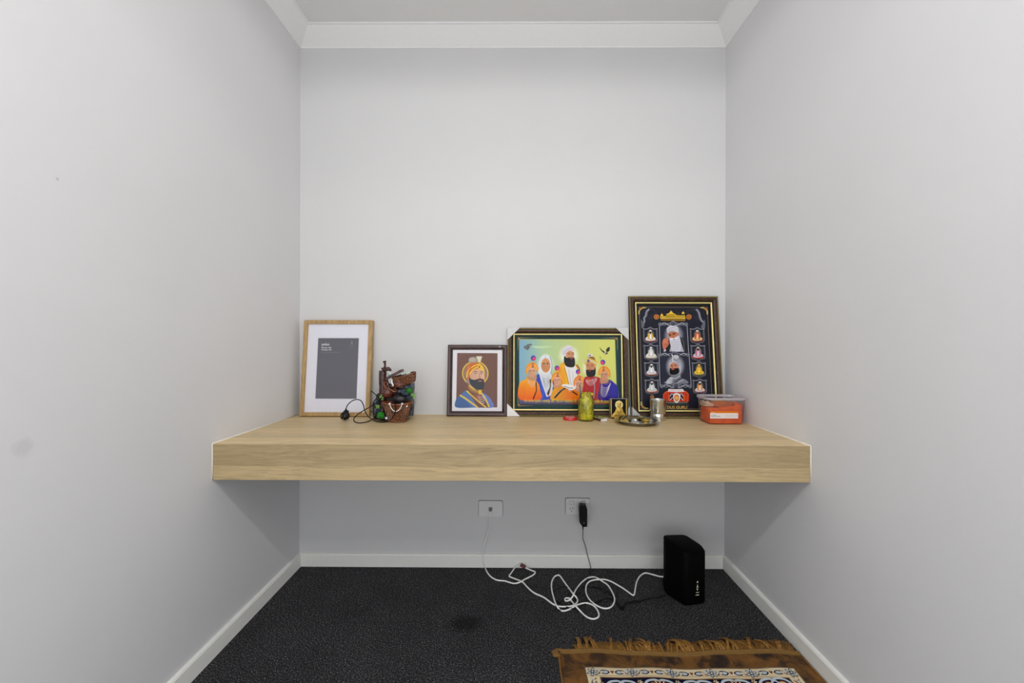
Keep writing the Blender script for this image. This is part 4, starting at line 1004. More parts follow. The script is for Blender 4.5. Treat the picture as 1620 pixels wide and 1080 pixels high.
# ================================================================== THINGS ON THE SHELF
def lump(v, amp, fr, seed=0.0):
    from mathutils import noise
    return noise.noise(Vector(v)*fr+Vector((seed, seed, seed)))*amp

# ---------------------------------------------------------------- tabletop water feature
cf = crop(580, 560, 9.0)
def Pf(cx, cy, y=-0.150):
    p = cf((cx, cy)); return on_y(p[0], p[1], y)
PX = 1.905/F_PX/9.0      # metres per crop unit here
base = Pf(430, 925, -0.165)
ft = thing('tabletop_fountain', 'brown resin water feature of stacked wicker baskets, jug and tree trunk on dark rocks', 'fountain', (base.x, -0.150, ZS))
inv = inv_of(ft)
M_trunk = mottled('glazed_brown_bark', [(0.3, (26, 10, 8)), (0.55, (62, 28, 20)), (0.75, (112, 62, 46))], 40, 0.3, stretch=(3, 3, 0.7), coat=0.3, bump=0.5)
M_basket = mottled('brown_wicker_resin', [(0.34, (26, 11, 6)), (0.5, (84, 44, 24)), (0.66, (176, 112, 66))], 240, 0.35, coat=0.3, bump=0.3)
M_rim = mottled('orange_brown_clay', [(0.3, (78, 38, 20)), (0.6, (132, 72, 38)), (0.8, (170, 104, 60))], 60, 0.35, coat=0.3)
M_jug = mottled('red_brown_clay', [(0.3, (56, 24, 20)), (0.6, (104, 50, 38)), (0.8, (140, 80, 62))], 50, 0.25, coat=0.4)
M_rock = mottled('blue_grey_slate', [(0.25, (24, 30, 40)), (0.5, (66, 78, 94)), (0.75, (140, 154, 170))], 45, 0.6, bump=0.6)
M_darkrock = mottled('dark_wet_rock', [(0.3, (14, 12, 14)), (0.6, (44, 38, 38)), (0.8, (80, 72, 70))], 70, 0.4, bump=0.7)
M_moss = mottled('green_moss', [(0.3, (8, 60, 10)), (0.55, (24, 128, 24)), (0.75, (90, 190, 60))], 260, 0.9, bump=0.8)
M_leaf = plain('green_leaf', (110, 160, 70), 0.5); M_white = plain('white_glaze', (226, 228, 230), 0.3)
M_crystal = mottled('clear_glass_beads', [(0.3, (150, 160, 150)), (0.6, (206, 212, 200)), (0.8, (240, 244, 240))], 160, 0.08, coat=1.0)
# stepped slate body behind everything
from mathutils import noise as mnoise
bm = bmesh.new()
prof = [(150, 930), (130, 860), (122, 740), (128, 660), (170, 610), (180, 560), (230, 520), (400, 500), (430, 460), (560, 420), (662, 415), (664, 500), (650, 600), (658, 700), (650, 830), (600, 880), (560, 930)]
p3 = [Pf(x, y, -0.10) for x, y in prof]
prism(bm, [(p.x, max(p.z, ZS+0.0005)) for p in p3], -0.070, -0.150, bev=0.010)
from_bm('rock_body', bm, M_darkrock, ft, False, inv)
for (x, y, rx, ry, yy) in ((500, 520, 60, 28, -0.165), (600, 455, 70, 36, -0.155), (520, 470, 60, 24, -0.16), (610, 610, 55, 28, -0.16), (560, 560, 50, 22, -0.17), (150, 690, 34, 36, -0.16), (155, 800, 40, 44, -0.165), (640, 790, 30, 90, -0.15), (240, 900, 44, 26, -0.185), (120, 640, 0, 0, 0)):
    if rx == 0: continue
    bm = bmesh.new(); c = Pf(x, y, yy); rz = min(ry*PX, c.z-ZS-0.0003)
    blob(bm, c, (rx*PX, 0.022, rz), 3, 0.5, 2.2, seed=x*0.1)
    from_bm('rock', bm, M_rock, ft, False, inv)
# trunk, stub and spout
bm = bmesh.new()
pts = [Pf(228, 900, -0.150), Pf(226, 780, -0.150), Pf(232, 640, -0.150), Pf(232, 450, -0.15), Pf(230, 330, -0.15), Pf(232, 236, -0.148)]
pts[0].z = ZS+0.0005
tube(bm, spline(pts, 6), [0.0165+0.001*math.sin(i*1.7) for i in range(31)], 14)
tube(bm, spline([Pf(185, 420, -0.15), Pf(183, 330, -0.15), Pf(187, 232, -0.15)], 5), 0.0032, 8)
tube(bm, spline([Pf(270, 330, -0.155), Pf(300, 420, -0.165), Pf(330, 500, -0.17), Pf(420, 540, -0.17)], 6), 0.007, 8)
from_bm('trunk', bm, M_trunk, ft, True, inv)
bm = bmesh.new()
tube(bm, spline([Pf(245, 250, -0.155), Pf(258, 200, -0.155), Pf(262, 150, -0.155), Pf(254, 95, -0.155)], 6), [0.0105-0.0055*min(1, i/8)+(0.0025 if i > 15 else 0) for i in range(19)], 10)
tube(bm, spline([Pf(215, 200, -0.16), Pf(255, 225, -0.162), Pf(310, 210, -0.165), Pf(350, 235, -0.165)], 5), [0.004+0.0055*math.sin(PI*i/15) for i in range(16)], 8)
blob(bm, Pf(255, 215, -0.158), (0.011, 0.010, 0.012), 2, 0.5, 2.0)
from_bm('branch_stub', bm, M_trunk, ft, True, inv)
bm = bmesh.new(); tube(bm, spline([Pf(280, 240, -0.160), Pf(320, 262, -0.166), Pf(345, 300, -0.168), Pf(300, 310, -0.16)], 5), [0.004+0.004*math.sin(PI*i/15) for i in range(16)], 8)
from_bm('water_spout', bm, plain('pale_water_strand', (190, 196, 200), 0.15), ft, True, inv)
# slanted plank trough
bm = bmesh.new(); A = Pf(285, 345, -0.168); B = Pf(508, 222, -0.172); d = (B-A); L = d.length; ang = math.atan2(d.z, d.x)
mt = Matrix.Translation((A+B)/2) @ Matrix.Rotation(-ang, 4, 'Y')
box(bm, (-L/2, -0.017, -0.0045), (L/2, 0.017, 0.0), bevel=0.001, mtx=mt); box(bm, (-L/2, -0.019, -0.006), (L/2, -0.0165, 0.0035), bevel=0.0008, mtx=mt); box(bm, (-L/2, 0.0165, -0.006), (L/2, 0.019, 0.0035), bevel=0.0008, mtx=mt)
from_bm('plank_trough', bm, M_trunk, ft, False, inv)
def woven(a, r, z, j, n=26, amp=0.0016):
    k = math.sin(a*n+(PI if j % 2 else 0)); return (r+amp*1.5*k, z)
# upper tilted basket
up = Pf(545, 345, -0.175); mt = Matrix.Translation(up) @ Matrix.Rotation(math.radians(-14), 4, 'Y') @ Matrix.Rotation(math.radians(8), 4, 'X')
bm = bmesh.new(); pr = [(0.004, -0.026), (0.030, -0.0255)]+[(0.036+0.014*(i/10)**0.7, -0.024+0.0038*i) for i in range(11)]
lathe(bm, pr, 78, fn=woven, cap0=True, sx=1.04, sy=0.62, mtx=mt); lathe(bm, [(0.050, 0.014), (0.046, 0.012), (0.044, -0.004), (0.001, -0.006)], 40, sx=1.04, sy=0.62, mtx=mt)
from_bm('upper_basket', bm, M_basket, ft, False, inv)
bm = bmesh.new(); tube(bm, [mt @ Vector((0.0495*1.04*math.cos(t), 0.0495*0.62*math.sin(t), 0.015)) for t in [2*PI*i/40 for i in range(41)]], 0.0032, 8); from_bm('basket_rim', bm, M_basket, ft, True, inv)
bm = bmesh.new()
A = Pf(360, 365, -0.20); tube(bm, spline([Pf(356, 362, -0.198), Pf(362, 410, -0.2), Pf(382, 458, -0.2)], 5), [0.0015+0.0028*math.sin(PI*(i+1)/13) for i in range(11)], 8); from_bm('white_lip', bm, M_white, ft, True, inv)
bm = bmesh.new(); blob(bm, Pf(450, 430, -0.18), (0.030, 0.018, 0.014), 3, 0.5, 3.0, rot=Matrix.Rotation(0.25, 3, 'Y')); from_bm('clay_lump', bm, M_jug, ft, True, inv)
random.seed(3)
for i in range(11):
    bm = bmesh.new(); blob(bm, Pf(505+random.random()*125, 262+random.random()*30-12*(1-abs(i-5)/5), -0.185+random.random()*0.03), (0.0065,)*3, 2)
    from_bm('glass_bead', bm, M_crystal, ft, True, inv)
# jug with curved lip
jg = Pf(305, 535, -0.168); mt = Matrix.Translation(jg) @ Matrix.Rotation(math.radians(28), 4, 'Y') @ Matrix.Rotation(math.radians(20), 4, 'X')
bm = bmesh.new(); lathe(bm, [(0.001, -0.026), (0.014, -0.025), (0.025, -0.014), (0.027, 0.0), (0.022, 0.012), (0.016, 0.019), (0.016, 0.024), (0.021, 0.030), (0.019, 0.030), (0.013, 0.024), (0.012, 0.012)], 28, mtx=mt)
from_bm('jug', bm, M_jug, ft, True, inv)
bm = bmesh.new(); tube(bm, spline([Pf(262, 395, -0.18), Pf(248, 430, -0.19), Pf(275, 480, -0.195), Pf(340, 505, -0.198), Pf(395, 535, -0.198), Pf(420, 520, -0.19), Pf(400, 488, -0.18)], 6), 0.0038, 8)
from_bm('jug_lip', bm, M_rim, ft, True, inv)
# dark dome between jug and lower basket
bm = bmesh.new(); blob(bm, Pf(470, 640, -0.175), (0.031, 0.022, 0.022), 3, 0.25, 3.0); from_bm('dark_dome_stone', bm, M_darkrock, ft, True, inv)
# lower basket
lb = Pf(438, 930, -0.190); lb.z = ZS+0.0006; mt = Matrix.Translation(lb)
bh = Pf(438, 705, -0.190).z-ZS
bm = bmesh.new(); pr = [(0.0005, 0.0), (0.0335, 0.0)]+[(0.0345+0.024*(i/17)**0.85, 0.002+(bh-0.004)*i/17) for i in range(18)]
lathe(bm, pr, 90, fn=lambda a, r, z, j: woven(a, r, z, j, 30, 0.0017 if j > 2 else 0), sx=1.04, sy=0.62, mtx=mt)
lathe(bm, [(0.0595, bh-0.004), (0.055, bh-0.004), (0.050, bh*0.6), (0.001, bh*0.55)], 48, sx=1.04, sy=0.62, mtx=mt)
from_bm('lower_basket', bm, M_basket, ft, False, inv)
bm = bmesh.new()
ring_ = [mt @ Vector((0.0605*1.04*math.cos(t), 0.0605*0.62*math.sin(t), bh+0.004*abs(math.cos(t))-0.001)) for t in [2*PI*i/48 for i in range(49)]]
tube(bm, ring_, 0.0052, 10); from_bm('basket_rim', bm, M_rim, ft, True, inv)
bm = bmesh.new(); tube(bm, [mt @ Vector((0.036*1.04*math.cos(t), 0.036*0.62*math.sin(t), 0.0035)) for t in [2*PI*i/40 for i in range(41)]], 0.003, 8); from_bm('basket_foot', bm, M_rim, ft, True, inv)
bm = bmesh.new(); yb = -0.2335
hp = spline([Pf(330, 712, yb), Pf(345, 760, yb), Pf(380, 802, yb), Pf(418, 815, yb), Pf(460, 795, yb), Pf(490, 750, yb), Pf(505, 712, yb)], 6)
tube(bm, hp, [0.0019+0.0003*math.sin(i*1.9) for i in range(len(hp))], 8)
for x in (328, 508):
    blob(bm, Pf(x, 706, yb), (0.0050, 0.0038, 0.0045), 2, 0.5, 3.0)
from_bm('rope_handle', bm, M_white, ft, True, inv)
for (x, y, r, yy) in ((608, 520, 40, -0.182), (200, 872, 50, -0.205)):
    bm = bmesh.new(); c = Pf(x, y, yy); blob(bm, c, (r*PX, r*PX*0.8, min(r*PX, c.z-ZS-0.0003)), 3, 0.25, 9.0); from_bm('moss_ball', bm, M_moss, ft, True, inv)
bm = bmesh.new(); c = Pf(282, 912, -0.215); blob(bm, c, (0.0058, 0.005, min(0.0055, c.z-ZS-0.0003)), 2, 0.2, 2); from_bm('pebble', bm, M_white, ft, True, inv)['label'] = 'small white pebble'
def leaf(A, B, w):
    bm = bmesh.new(); d = B-A; side = d.cross(Vector((0, 1, 0))).normalized(); P = []
    for i in range(7):
        t = i/6; ww = w*math.sin(PI*min(0.97, t+0.03)); c = A+d*t+Vector((0, -0.004*math.sin(PI*t), 0))
        P.append((bm.verts.new(c+side*ww), bm.verts.new(c+Vector((0, -0.0012, 0))), bm.verts.new(c-side*ww)))
    for i in range(6):
        for k in range(2): bm.faces.new((P[i][k], P[i][k+1], P[i+1][k+1], P[i+1][k]))
    return from_bm('leaf', bm, M_leaf, ft, True, inv)
for (x, y, x2, y2) in ((655, 605, 712, 548), (655, 610, 700, 600), (650, 600, 670, 545), (648, 606, 640, 560), (655, 612, 690, 640), (210, 630, 205, 572), (212, 632, 240, 612), (208, 636, 232, 650), (205, 630, 185, 600), (160, 760, 130, 720), (160, 760, 185, 722), (158, 765, 160, 715), (160, 768, 188, 755), (160, 768, 132, 760)):
    leaf(Pf(x, y, -0.195), Pf(x2, y2, -0.20), 0.0032)
# mains lead with its plug
cc_ = crop(460, 490, 5.686)
def Pc(x, y, yy=None):
    p = cc_((x, y)); return on_z(p[0], p[1], ZS+0.0042) if yy is None else on_y(p[0], p[1], yy)
lead = [Pc(925, 818, -0.245), Pc(942, 865, -0.247), Pc(940, 915, -0.247), Pc(918, 965, -0.24), Pc(880, 1000), Pc(820, 1008), Pc(760, 998), Pc(705, 965, -0.185), Pc(668, 915, -0.175), Pc(655, 860, -0.17), Pc(632, 818, -0.17), Pc(595, 806, -0.17), Pc(550, 820, -0.172), Pc(512, 855, -0.175), Pc(497, 890, -0.176)]
lead2 = [Pc(820, 790, -0.200), Pc(780, 825, -0.195), Pc(720, 868, -0.188), Pc(655, 905, -0.182), Pc(600, 942, -0.178), Pc(570, 975, -0.178), Pc(572, 1003), Pc(610, 1016), Pc(670, 1010), Pc(720, 992), Pc(765, 960, -0.18), Pc(800, 925, -0.19)]
lead3 = [Pc(722, 733, -0.10), Pc(745, 745, -0.12), Pc(790, 790, -0.19), Pc(815, 800, -0.20)]
lead4 = [Pc(722, 910, -0.085), Pc(745, 922, -0.10), Pc(775, 925, -0.14)]
bm = bmesh.new()
for L_ in (lead, lead2, lead3, lead4): tube(bm, spline(L_, 6), 0.0021, 7)
cord = from_bm('power_cord', bm, MAT['black_rubber'], ft, True, inv)
pc = Pc(495, 950, -0.185); pc.z = max(pc.z, ZS+0.0195)
bm = bmesh.new(); mt = Matrix.Translation(pc) @ Matrix.Rotation(math.radians(90), 4, 'X')
lathe(bm, [(0.0005, 0.018), (0.0140, 0.018), (0.0185, 0.014), (0.0190, 0.004), (0.0165, 0.000), (0.0150, -0.008), (0.0100, -0.013), (0.0005, -0.014)], 28, mtx=mt)
tube(bm, [pc+Vector((0, 0.003, 0.014)), pc+Vector((0.0005, 0.001, 0.022)), Pc(497, 890, -0.176)], [0.008, 0.0055, 0.003], 10)
box(bm, (-0.011, -0.004, 0.014), (0.011, 0.006, 0.021), bevel=0.002, mtx=Matrix.Translation(pc+Vector((0, 0.003, 0))))
po = from_bm('plug', bm, MAT['black'], cord, True, inv)
bm = bmesh.new()
for (dx, dz, ang) in ((-0.006, 0.004, 30), (0.006, 0.004, -30), (0, -0.009, 0)):
    box(bm, (-0.0031, -0.030, -0.0008), (0.0031, -0.0175, 0.0008), mtx=Matrix.Translation(pc+Vector((dx, 0, dz-0.001))) @ Matrix.Rotation(math.radians(ang+90), 4, 'Y'))
pins = from_bm('plug_pins', bm, MAT['steel'], cord, False, inv)

# ---------------------------------------------------------------- red lid
lid = thing('red_screw_top', 'red screw lid lying flat beside the yellow jar', 'lid', (0.262, -0.125, ZS))
bm = bmesh.new(); lathe(bm, [(0.030, 0.0004), (0.0315, 0.001), (0.032, 0.003), (0.031, 0.0045), (0.031, 0.0105), (0.0295, 0.0125), (0.026, 0.0130), (0.0245, 0.0118), (0.001, 0.0118)], 48,
      fn=lambda a, r, z, j: (r+(0.0004*math.sin(a*48) if j in (3, 4) else 0), z), cap0=True)
from_bm('lid_shell', bm, plain('red_enamel', (196, 20, 24), 0.25, coat=0.4), lid, True)
bm = bmesh.new()
tube(bm, [Vector((0.019*math.cos(t), 0.019*math.sin(t), 0.0120)) for t in [2*PI*i/30 for i in range(31)]], 0.0007, 5); from_bm('raised_ring', bm, MAT['white_pl'], lid, True)

# ---------------------------------------------------------------- jar, its filling and the stick in it
jx, jy = 0.329, -0.143
jar = thing('glass_jar', 'open glass jar smeared inside with yellow paste, in front of the wide family print', 'jar', (jx, jy, ZS))
JR = 0.0365; outer = [(0.0005, 0.0004), (JR-0.006, 0.0004), (JR-0.001, 0.004), (JR, 0.010), (JR, 0.088), (JR-0.002, 0.098), (JR-0.007, 0.104), (JR-0.0075, 0.110), (JR-0.0062, 0.112), (JR-0.0062, 0.116), (JR-0.0075, 0.118), (JR-0.0072, 0.1235)]
inner = [(JR-0.0095, 0.1235), (JR-0.0095, 0.104), (JR-0.0042, 0.096), (JR-0.0025, 0.088), (JR-0.0025, 0.011), (JR-0.007, 0.0045), (0.0005, 0.0045)]
bm = bmesh.new(); lathe(bm, outer+inner, 56); clean(bm)
from_bm('jar_body', bm, clear('jar_glass', (246, 248, 225), gloss=0.03, rough=0.03), jar, True)
t = NT('yellow_paste'); vec = t.coords((1, 1, 0.45)); n = t.noise(46, 4, 0.6, vec, 1.6)
r = t.ramp(n, 'Fac', [(0.34, lin((160, 150, 56))), (0.46, lin((208, 196, 60))), (0.58, lin((234, 220, 30))), (0.8, lin((244, 234, 90)))])
t.link(r, 0, t.b, 'Base Color'); t.b.inputs['Roughness'].default_value = 0.35; t.b.inputs['Subsurface Weight'].default_value = 0.0; t.bump(n, 'Fac', 0.8, 0.004)
M_paste = t.m
t = NT('yellow_smear'); vec = t.coords((1, 1, 0.4)); n = t.noise(40, 4, 0.6, vec, 1.8)
r = t.ramp(n, 'Fac', [(0.36, lin((176, 172, 96))), (0.55, lin((222, 212, 70))), (0.8, lin((244, 234, 110)))]); t.link(r, 0, t.b, 'Base Color'); t.b.inputs['Roughness'].default_value = 0.4
m2 = t.ramp(n, 'Fac', [(0.40, (0.35,)*3), (0.56, (0.8,)*3)]); t.link(m2, 0, t.b, 'Alpha'); M_smear = t.m
jf = thing('jar_filling', 'thick bright yellow paste filling and smearing the glass jar', 'paste', (jx, jy, ZS))
bm = bmesh.new()
lathe(bm, [(0.0005, 0.0052), (JR-0.0075, 0.0052), (JR-0.0032, 0.012), (JR-0.0032, 0.030), (JR-0.006, 0.036), (0.012, 0.040), (0.0005, 0.041)], 40, fn=lambda a, r, z, j: (r, z+(0.004*math.sin(3*a+1)+0.003*math.sin(5*a) if j in (3, 4, 5) else 0)))
from_bm('paste_pool', bm, M_paste, jf, True)
bm = bmesh.new()
lathe(bm, [(JR-0.0034, 0.028), (JR-0.0034, 0.050), (JR-0.0034, 0.070), (JR-0.0036, 0.088), (JR-0.0056, 0.096), (JR-0.0102, 0.103), (JR-0.0104, 0.122)], 48)
from_bm('paste_smear', bm, M_smear, jf, True)
bm = bmesh.new(); random.seed(11)
for i in range(16):
    a_ = random.random()*2*PI; rr = 0.010+random.random()*0.012; z0 = 0.042+random.random()*0.045
    blob(bm, (rr*math.cos(a_), rr*math.sin(a_), z0), (0.008, 0.008, 0.010+0.008*random.random()), 2, 0.5, 2.5, seed=i)
for i in range(8):
    a_ = i*0.8; blob(bm, (0.029*math.cos(a_), 0.029*math.sin(a_), 0.116+0.004*math.sin(i*2.1)), (0.003, 0.002, 0.005), 2, 0.4, 3, seed=i)
from_bm('paste_lumps', bm, M_paste, jf, True)
stk = thing('metal_stick', 'thin grey metal stick standing in the yellow jar', 'utensil', (jx, jy, ZS+0.045))
bm = bmesh.new(); inv = inv_of(stk)
tube(bm, [Vector((jx+0.012, jy-0.004, ZS+0.045)), on_y(920, 640, jy-0.012), on_y(918.5, 622, jy-0.015), on_y(917, 608, jy-0.017)], [0.002, 0.0026, 0.0036, 0.0030], 8)
from_bm('stick', bm, MAT['dark_steel'], stk, True, inv); 

# ---------------------------------------------------------------- matchbox
mb = thing('matchbox', 'small matchbox with brown striking side and green and yellow top', 'matchbox', (0.391, -0.140, ZS), (0, 0, math.radians(24)))
Lm, Wm, Hm = 0.053, 0.034, 0.0135
bm = bmesh.new(); th_ = 0.0008
box(bm, (-Wm/2, -Lm/2, 0.0003), (Wm/2, Lm/2, th_)); box(bm, (-Wm/2, -Lm/2, Hm-th_), (Wm/2, Lm/2, Hm)); box(bm, (-Wm/2, -Lm/2, th_), (-Wm/2+th_, Lm/2, Hm-th_), 1); box(bm, (Wm/2-th_, -Lm/2, th_), (Wm/2, Lm/2, Hm-th_), 1)
from_bm('sleeve', bm, [plain('matchbox_card', (226, 222, 206), 0.6), plain('striking_strip', (92, 44, 32), 0.9, nscale=900, noise=0.3)], mb)
bm = bmesh.new(); box(bm, (-Wm/2+0.0012, -Lm/2-0.004, 0.0012), (Wm/2-0.0012, -Lm/2-0.0032, Hm-0.0016)); box(bm, (-Wm/2+0.0012, -Lm/2-0.0032, 0.0012), (Wm/2-0.0012, Lm/2-0.005, 0.002))
from_bm('tray', bm, plain('white_card', (224, 222, 220), 0.7), mb)
a = Art(lambda p: p, 1e-4)
a.rect(-Wm/2+0.001, -Lm/2+0.001, Wm/2-0.001, Lm/2-0.001, (206, 196, 60)); a.rect(-Wm/2+0.0055, -Lm/2+0.001, Wm/2-0.008, Lm/2-0.001, (36, 110, 50)); a.ell(0.003, 0.0, 0.007, 0.010, (226, 220, 200)); a.ell(0.003, 0.0, 0.0045, 0.007, (176, 40, 34))
a.build('printed_label', MAT['print'], mb, lambda u, v, h: (u, v, Hm+h))

# ---------------------------------------------------------------- small gilt portrait on a stand
gs = thing('gilt_plaque', 'small black plaque with a gold relief of a haloed seated figure', 'ornament', (0.484, -0.098, ZS), (math.radians(-3), 0, 0))
gw, gh = 0.079, 0.093
bm = bmesh.new(); box(bm, (-gw/2+0.005, -0.003, 0.0006), (gw/2-0.005, 0.004, gh-0.005)); from_bm('black_panel', bm, MAT['groove'], gs)
for n_, lo, hi in (('gilt_strip', (-gw/2+0.003, -0.0045, 0.0006), (-gw/2+0.0075, 0.005, gh-0.004)), ('gilt_strip', (gw/2-0.0075, -0.0045, 0.0006), (gw/2-0.003, 0.005, gh-0.004))):
    bm = bmesh.new(); box(bm, lo, hi, bevel=0.0006); from_bm(n_, bm, MAT['brass'], gs)
bm = bmesh.new()
for lo, hi in (((-gw/2-0.003, -0.0050, gh-0.005), (gw/2+0.002, 0.006, gh)), ((-gw/2-0.003, -0.004, 0.0006), (-gw/2, 0.005, gh-0.005)), ((gw/2, -0.004, 0.0006), (gw/2+0.003, 0.005, gh-0.005))): box(bm, lo, hi, bevel=0.0008)
from_bm('clear_case', bm, clear('grey_acrylic', (150, 146, 160), gloss=0.06, haze=0.25, hazecol=(150, 146, 156)), gs)
M_goldfig = mottled('gold_foil', [(0.3, (150, 112, 36)), (0.55, (206, 172, 80)), (0.75, (236, 212, 130))], 220, 0.4, 0.5, bump=0.4)
bm = bmesh.new()
prism(bm, [(0.001+0.0175*math.cos(t), 0.063+0.0185*math.sin(t)) for t in [2*PI*i/30 for i in range(30)]], -0.003, -0.0050, bev=0.0006)
from_bm('halo', bm, plain('pale_gold', (224, 206, 140), 0.4, 0.3), gs, False)
bm = bmesh.new()
prism(bm, [(p.x, p.y) for p in spline([(-0.028, 0.006, 0), (-0.027, 0.022, 0), (-0.018, 0.032, 0), (-0.013, 0.046, 0), (-0.006, 0.052, 0), (0.010, 0.052, 0), (0.016, 0.045, 0), (0.020, 0.032, 0), (0.028, 0.020, 0), (0.029, 0.006, 0)], 4, True)], -0.003, -0.0065, bev=0.001)
blob(bm, (0.001, -0.006, 0.060), (0.0085, 0.003, 0.0095), 3); blob(bm, (0.001, -0.0065, 0.068), (0.010, 0.003, 0.0055), 2); blob(bm, (0.001, -0.0075, 0.036), (0.010, 0.003, 0.010), 2, 0.3, 3)
tube(bm, spline([(-0.022, -0.0065, 0.016), (-0.006, -0.0085, 0.022), (0.012, -0.0085, 0.020), (0.024, -0.0065, 0.014)], 5), 0.003, 6)
from_bm('seated_figure', bm, M_goldfig, gs, True)

# ---------------------------------------------------------------- steel plate and what lies in it
px_, py_ = 0.537, -0.203
pt = thing('steel_plate', 'round shallow stainless steel plate with small oddments, in front of the tall print', 'plate', (px_, py_, ZS))
bm = bmesh.new()
lathe(bm, [(0.0005, 0.0006), (0.070, 0.0006), (0.076, 0.0025), (0.090, 0.0150), (0.0955, 0.0162), (0.0960, 0.0172), (0.0950, 0.0178), (0.0895, 0.0168), (0.0750, 0.0042), (0.069, 0.0022), (0.0005, 0.0022)], 72)
clean(bm); from_bm('plate_body', bm, MAT['steel'], pt, True)
zi = ZS+0.0022
def in_plate(x, y): return (px_+x, py_+y)
M_coin = plain('silver_coin', (190, 188, 180), 0.25, 1.0); M_bc = plain('brass_coin', (196, 166, 80), 0.3, 0.9)
coins = [(-0.018, -0.025, 0.0125, M_coin, 'large silver coin near the middle of the steel plate', 48), (-0.050, -0.012, 0.012, M_bc, 'brass coin at the left of the steel plate', 38), (-0.038, -0.046, 0.010, M_bc, 'brass coin at the front left of the steel plate', 0),
         (0.052, -0.030, 0.011, M_bc, 'brass coin at the front right of the steel plate', 0), (0.060, 0.012, 0.010, M_coin, 'silver coin at the right of the steel plate', 35), (0.020, 0.045, 0.011, M_coin, 'silver coin at the back of the steel plate', 0)]
for x, y, r, m, lb_, tilt in coins:
    bm = bmesh.new(); lathe(bm, [(0.0004, 0), (r, 0), (r+0.0003, 0.0008), (r, 0.0018), (r*0.88, 0.0018), (r*0.85, 0.0015), (0.0004, 0.0015)], 30, fn=lambda a, rr, z, j: (rr, z)); clean(bm)
    mt = Matrix.Rotation(math.radians(tilt), 4, 'X'); bmesh.ops.transform(bm, matrix=mt, verts=bm.verts)
    zmin = min(v.co.z for v in bm.verts); bmesh.ops.translate(bm, vec=(0, 0, -zmin), verts=bm.verts)
    o = from_bm('coin', bm, m, None, True); o.location = (*in_plate(x, y), zi+0.0001); tag(o, lb_, 'coin', 'coins in the steel plate')
# small brass oil lamp
lmp = thing('oil_lamp', 'tiny brass oil lamp bowl standing at the right in the steel plate', 'oil lamp', (*in_plate(0.030, -0.022), zi)); lmp.scale = (1.25, 1.25, 1.3)
bm = bmesh.new(); lathe(bm, [(0.0005, 0.0001), (0.009, 0.0001), (0.008, 0.003), (0.006, 0.005), (0.013, 0.010), (0.016, 0.015), (0.0145, 0.015), (0.009, 0.009), (0.0005, 0.008)], 30,
      fn=lambda a, r, z, j: (r*(1+0.35*max(0, math.cos(a-2.4))**8*(j in (5, 6))), z)); from_bm('bowl', bm, MAT['brass'], lmp, True)
bm = bmesh.new(); tube(bm, spline([(0, 0, 0.010), (-0.006, 0.005, 0.013), (-0.014, 0.012, 0.0165)], 4), 0.0012, 6); from_bm('wick', bm, plain('burnt_wick', (40, 34, 30), 0.9), lmp, True)
# dark knobbly charm, ring, wrapped tablets
bm = bmesh.new(); blob(bm, (0, 0, 0.008), (0.012, 0.009, 0.008), 3, 0.6, 4.0); blob(bm, (0.010, 0.004, 0.012), (0.008, 0.004, 0.005), 2, 0.5, 4.0)
zmin = min(v.co.z for v in bm.verts); bmesh.ops.translate(bm, vec=(0, 0, -zmin+0.0001), verts=bm.verts)
o = from_bm('dark_figurine', bm, plain('blackened_metal', (34, 32, 36), 0.35, 0.5), None, True); o.location = (*in_plate(0.022, 0.018), zi); tag(o, 'small dark knobbly figure lying at the back of the steel plate', 'ornament')
bm = bmesh.new(); tube(bm, [Vector((0.012*math.cos(t), 0.012*math.sin(t), 0.0016)) for t in [2*PI*i/28 for i in range(29)]], 0.0014, 8)
o = from_bm('metal_ring', bm, MAT['dark_steel'], None, True); o.location = (*in_plate(0.000, -0.052), zi); tag(o, 'dull metal ring at the front of the steel plate', 'ring')
bm = bmesh.new(); box(bm, (-0.017, -0.004, 0.0001), (0.017, 0.004, 0.006), bevel=0.001); tube(bm, [(-0.017, 0, 0.003), (-0.021, 0.0, 0.003)], [0.003, 0.0045], 8); tube(bm, [(0.017, 0, 0.003), (0.021, 0.0, 0.003)], [0.003, 0.0045], 8)
o = from_bm('foil_packet', bm, plain('crinkled_foil', (200, 198, 190), 0.3, 0.6, noise=0.2, nscale=300), None); o.location = (*in_plate(0.012, -0.002), zi); o.rotation_euler = (0, 0, 0.25); tag(o, 'pale foil packet lying across the middle of the steel plate', 'packet')
bm = bmesh.new(); box(bm, (-0.008, -0.007, 0.0001), (0.008, 0.007, 0.007), bevel=0.0015)
o = from_bm('wooden_block', bm, plain('honey_wood', (206, 172, 96), 0.5), None); o.location = (*in_plate(-0.056, 0.020), zi); o.rotation_euler = (0, 0, 0.7); tag(o, 'honey coloured block at the back left of the steel plate', 'block')

# ---------------------------------------------------------------- steel tumbler
tb = thing('steel_tumbler', 'plain stainless steel tumbler between the plate and the plastic tub', 'tumbler', (0.650, -0.128, ZS))
bm = bmesh.new(); R_ = 0.0345
lathe(bm, [(0.0005, 0.0010), (R_-0.005, 0.0010), (R_-0.0035, 0.0004), (R_-0.002, 0.0012), (R_-0.0012, 0.006), (R_-0.0010, 0.030), (R_-0.0016, 0.0315), (R_-0.0008, 0.033), (R_, 0.085), (R_+0.0014, 0.0905), (R_+0.0016, 0.0925), (R_+0.0004, 0.0930), (R_-0.0010, 0.0915), (R_-0.0016, 0.085), (R_-0.003, 0.006), (0.0005, 0.004)], 56)
clean(bm); from_bm('tumbler_body', bm, MAT['steel'], tb, True)

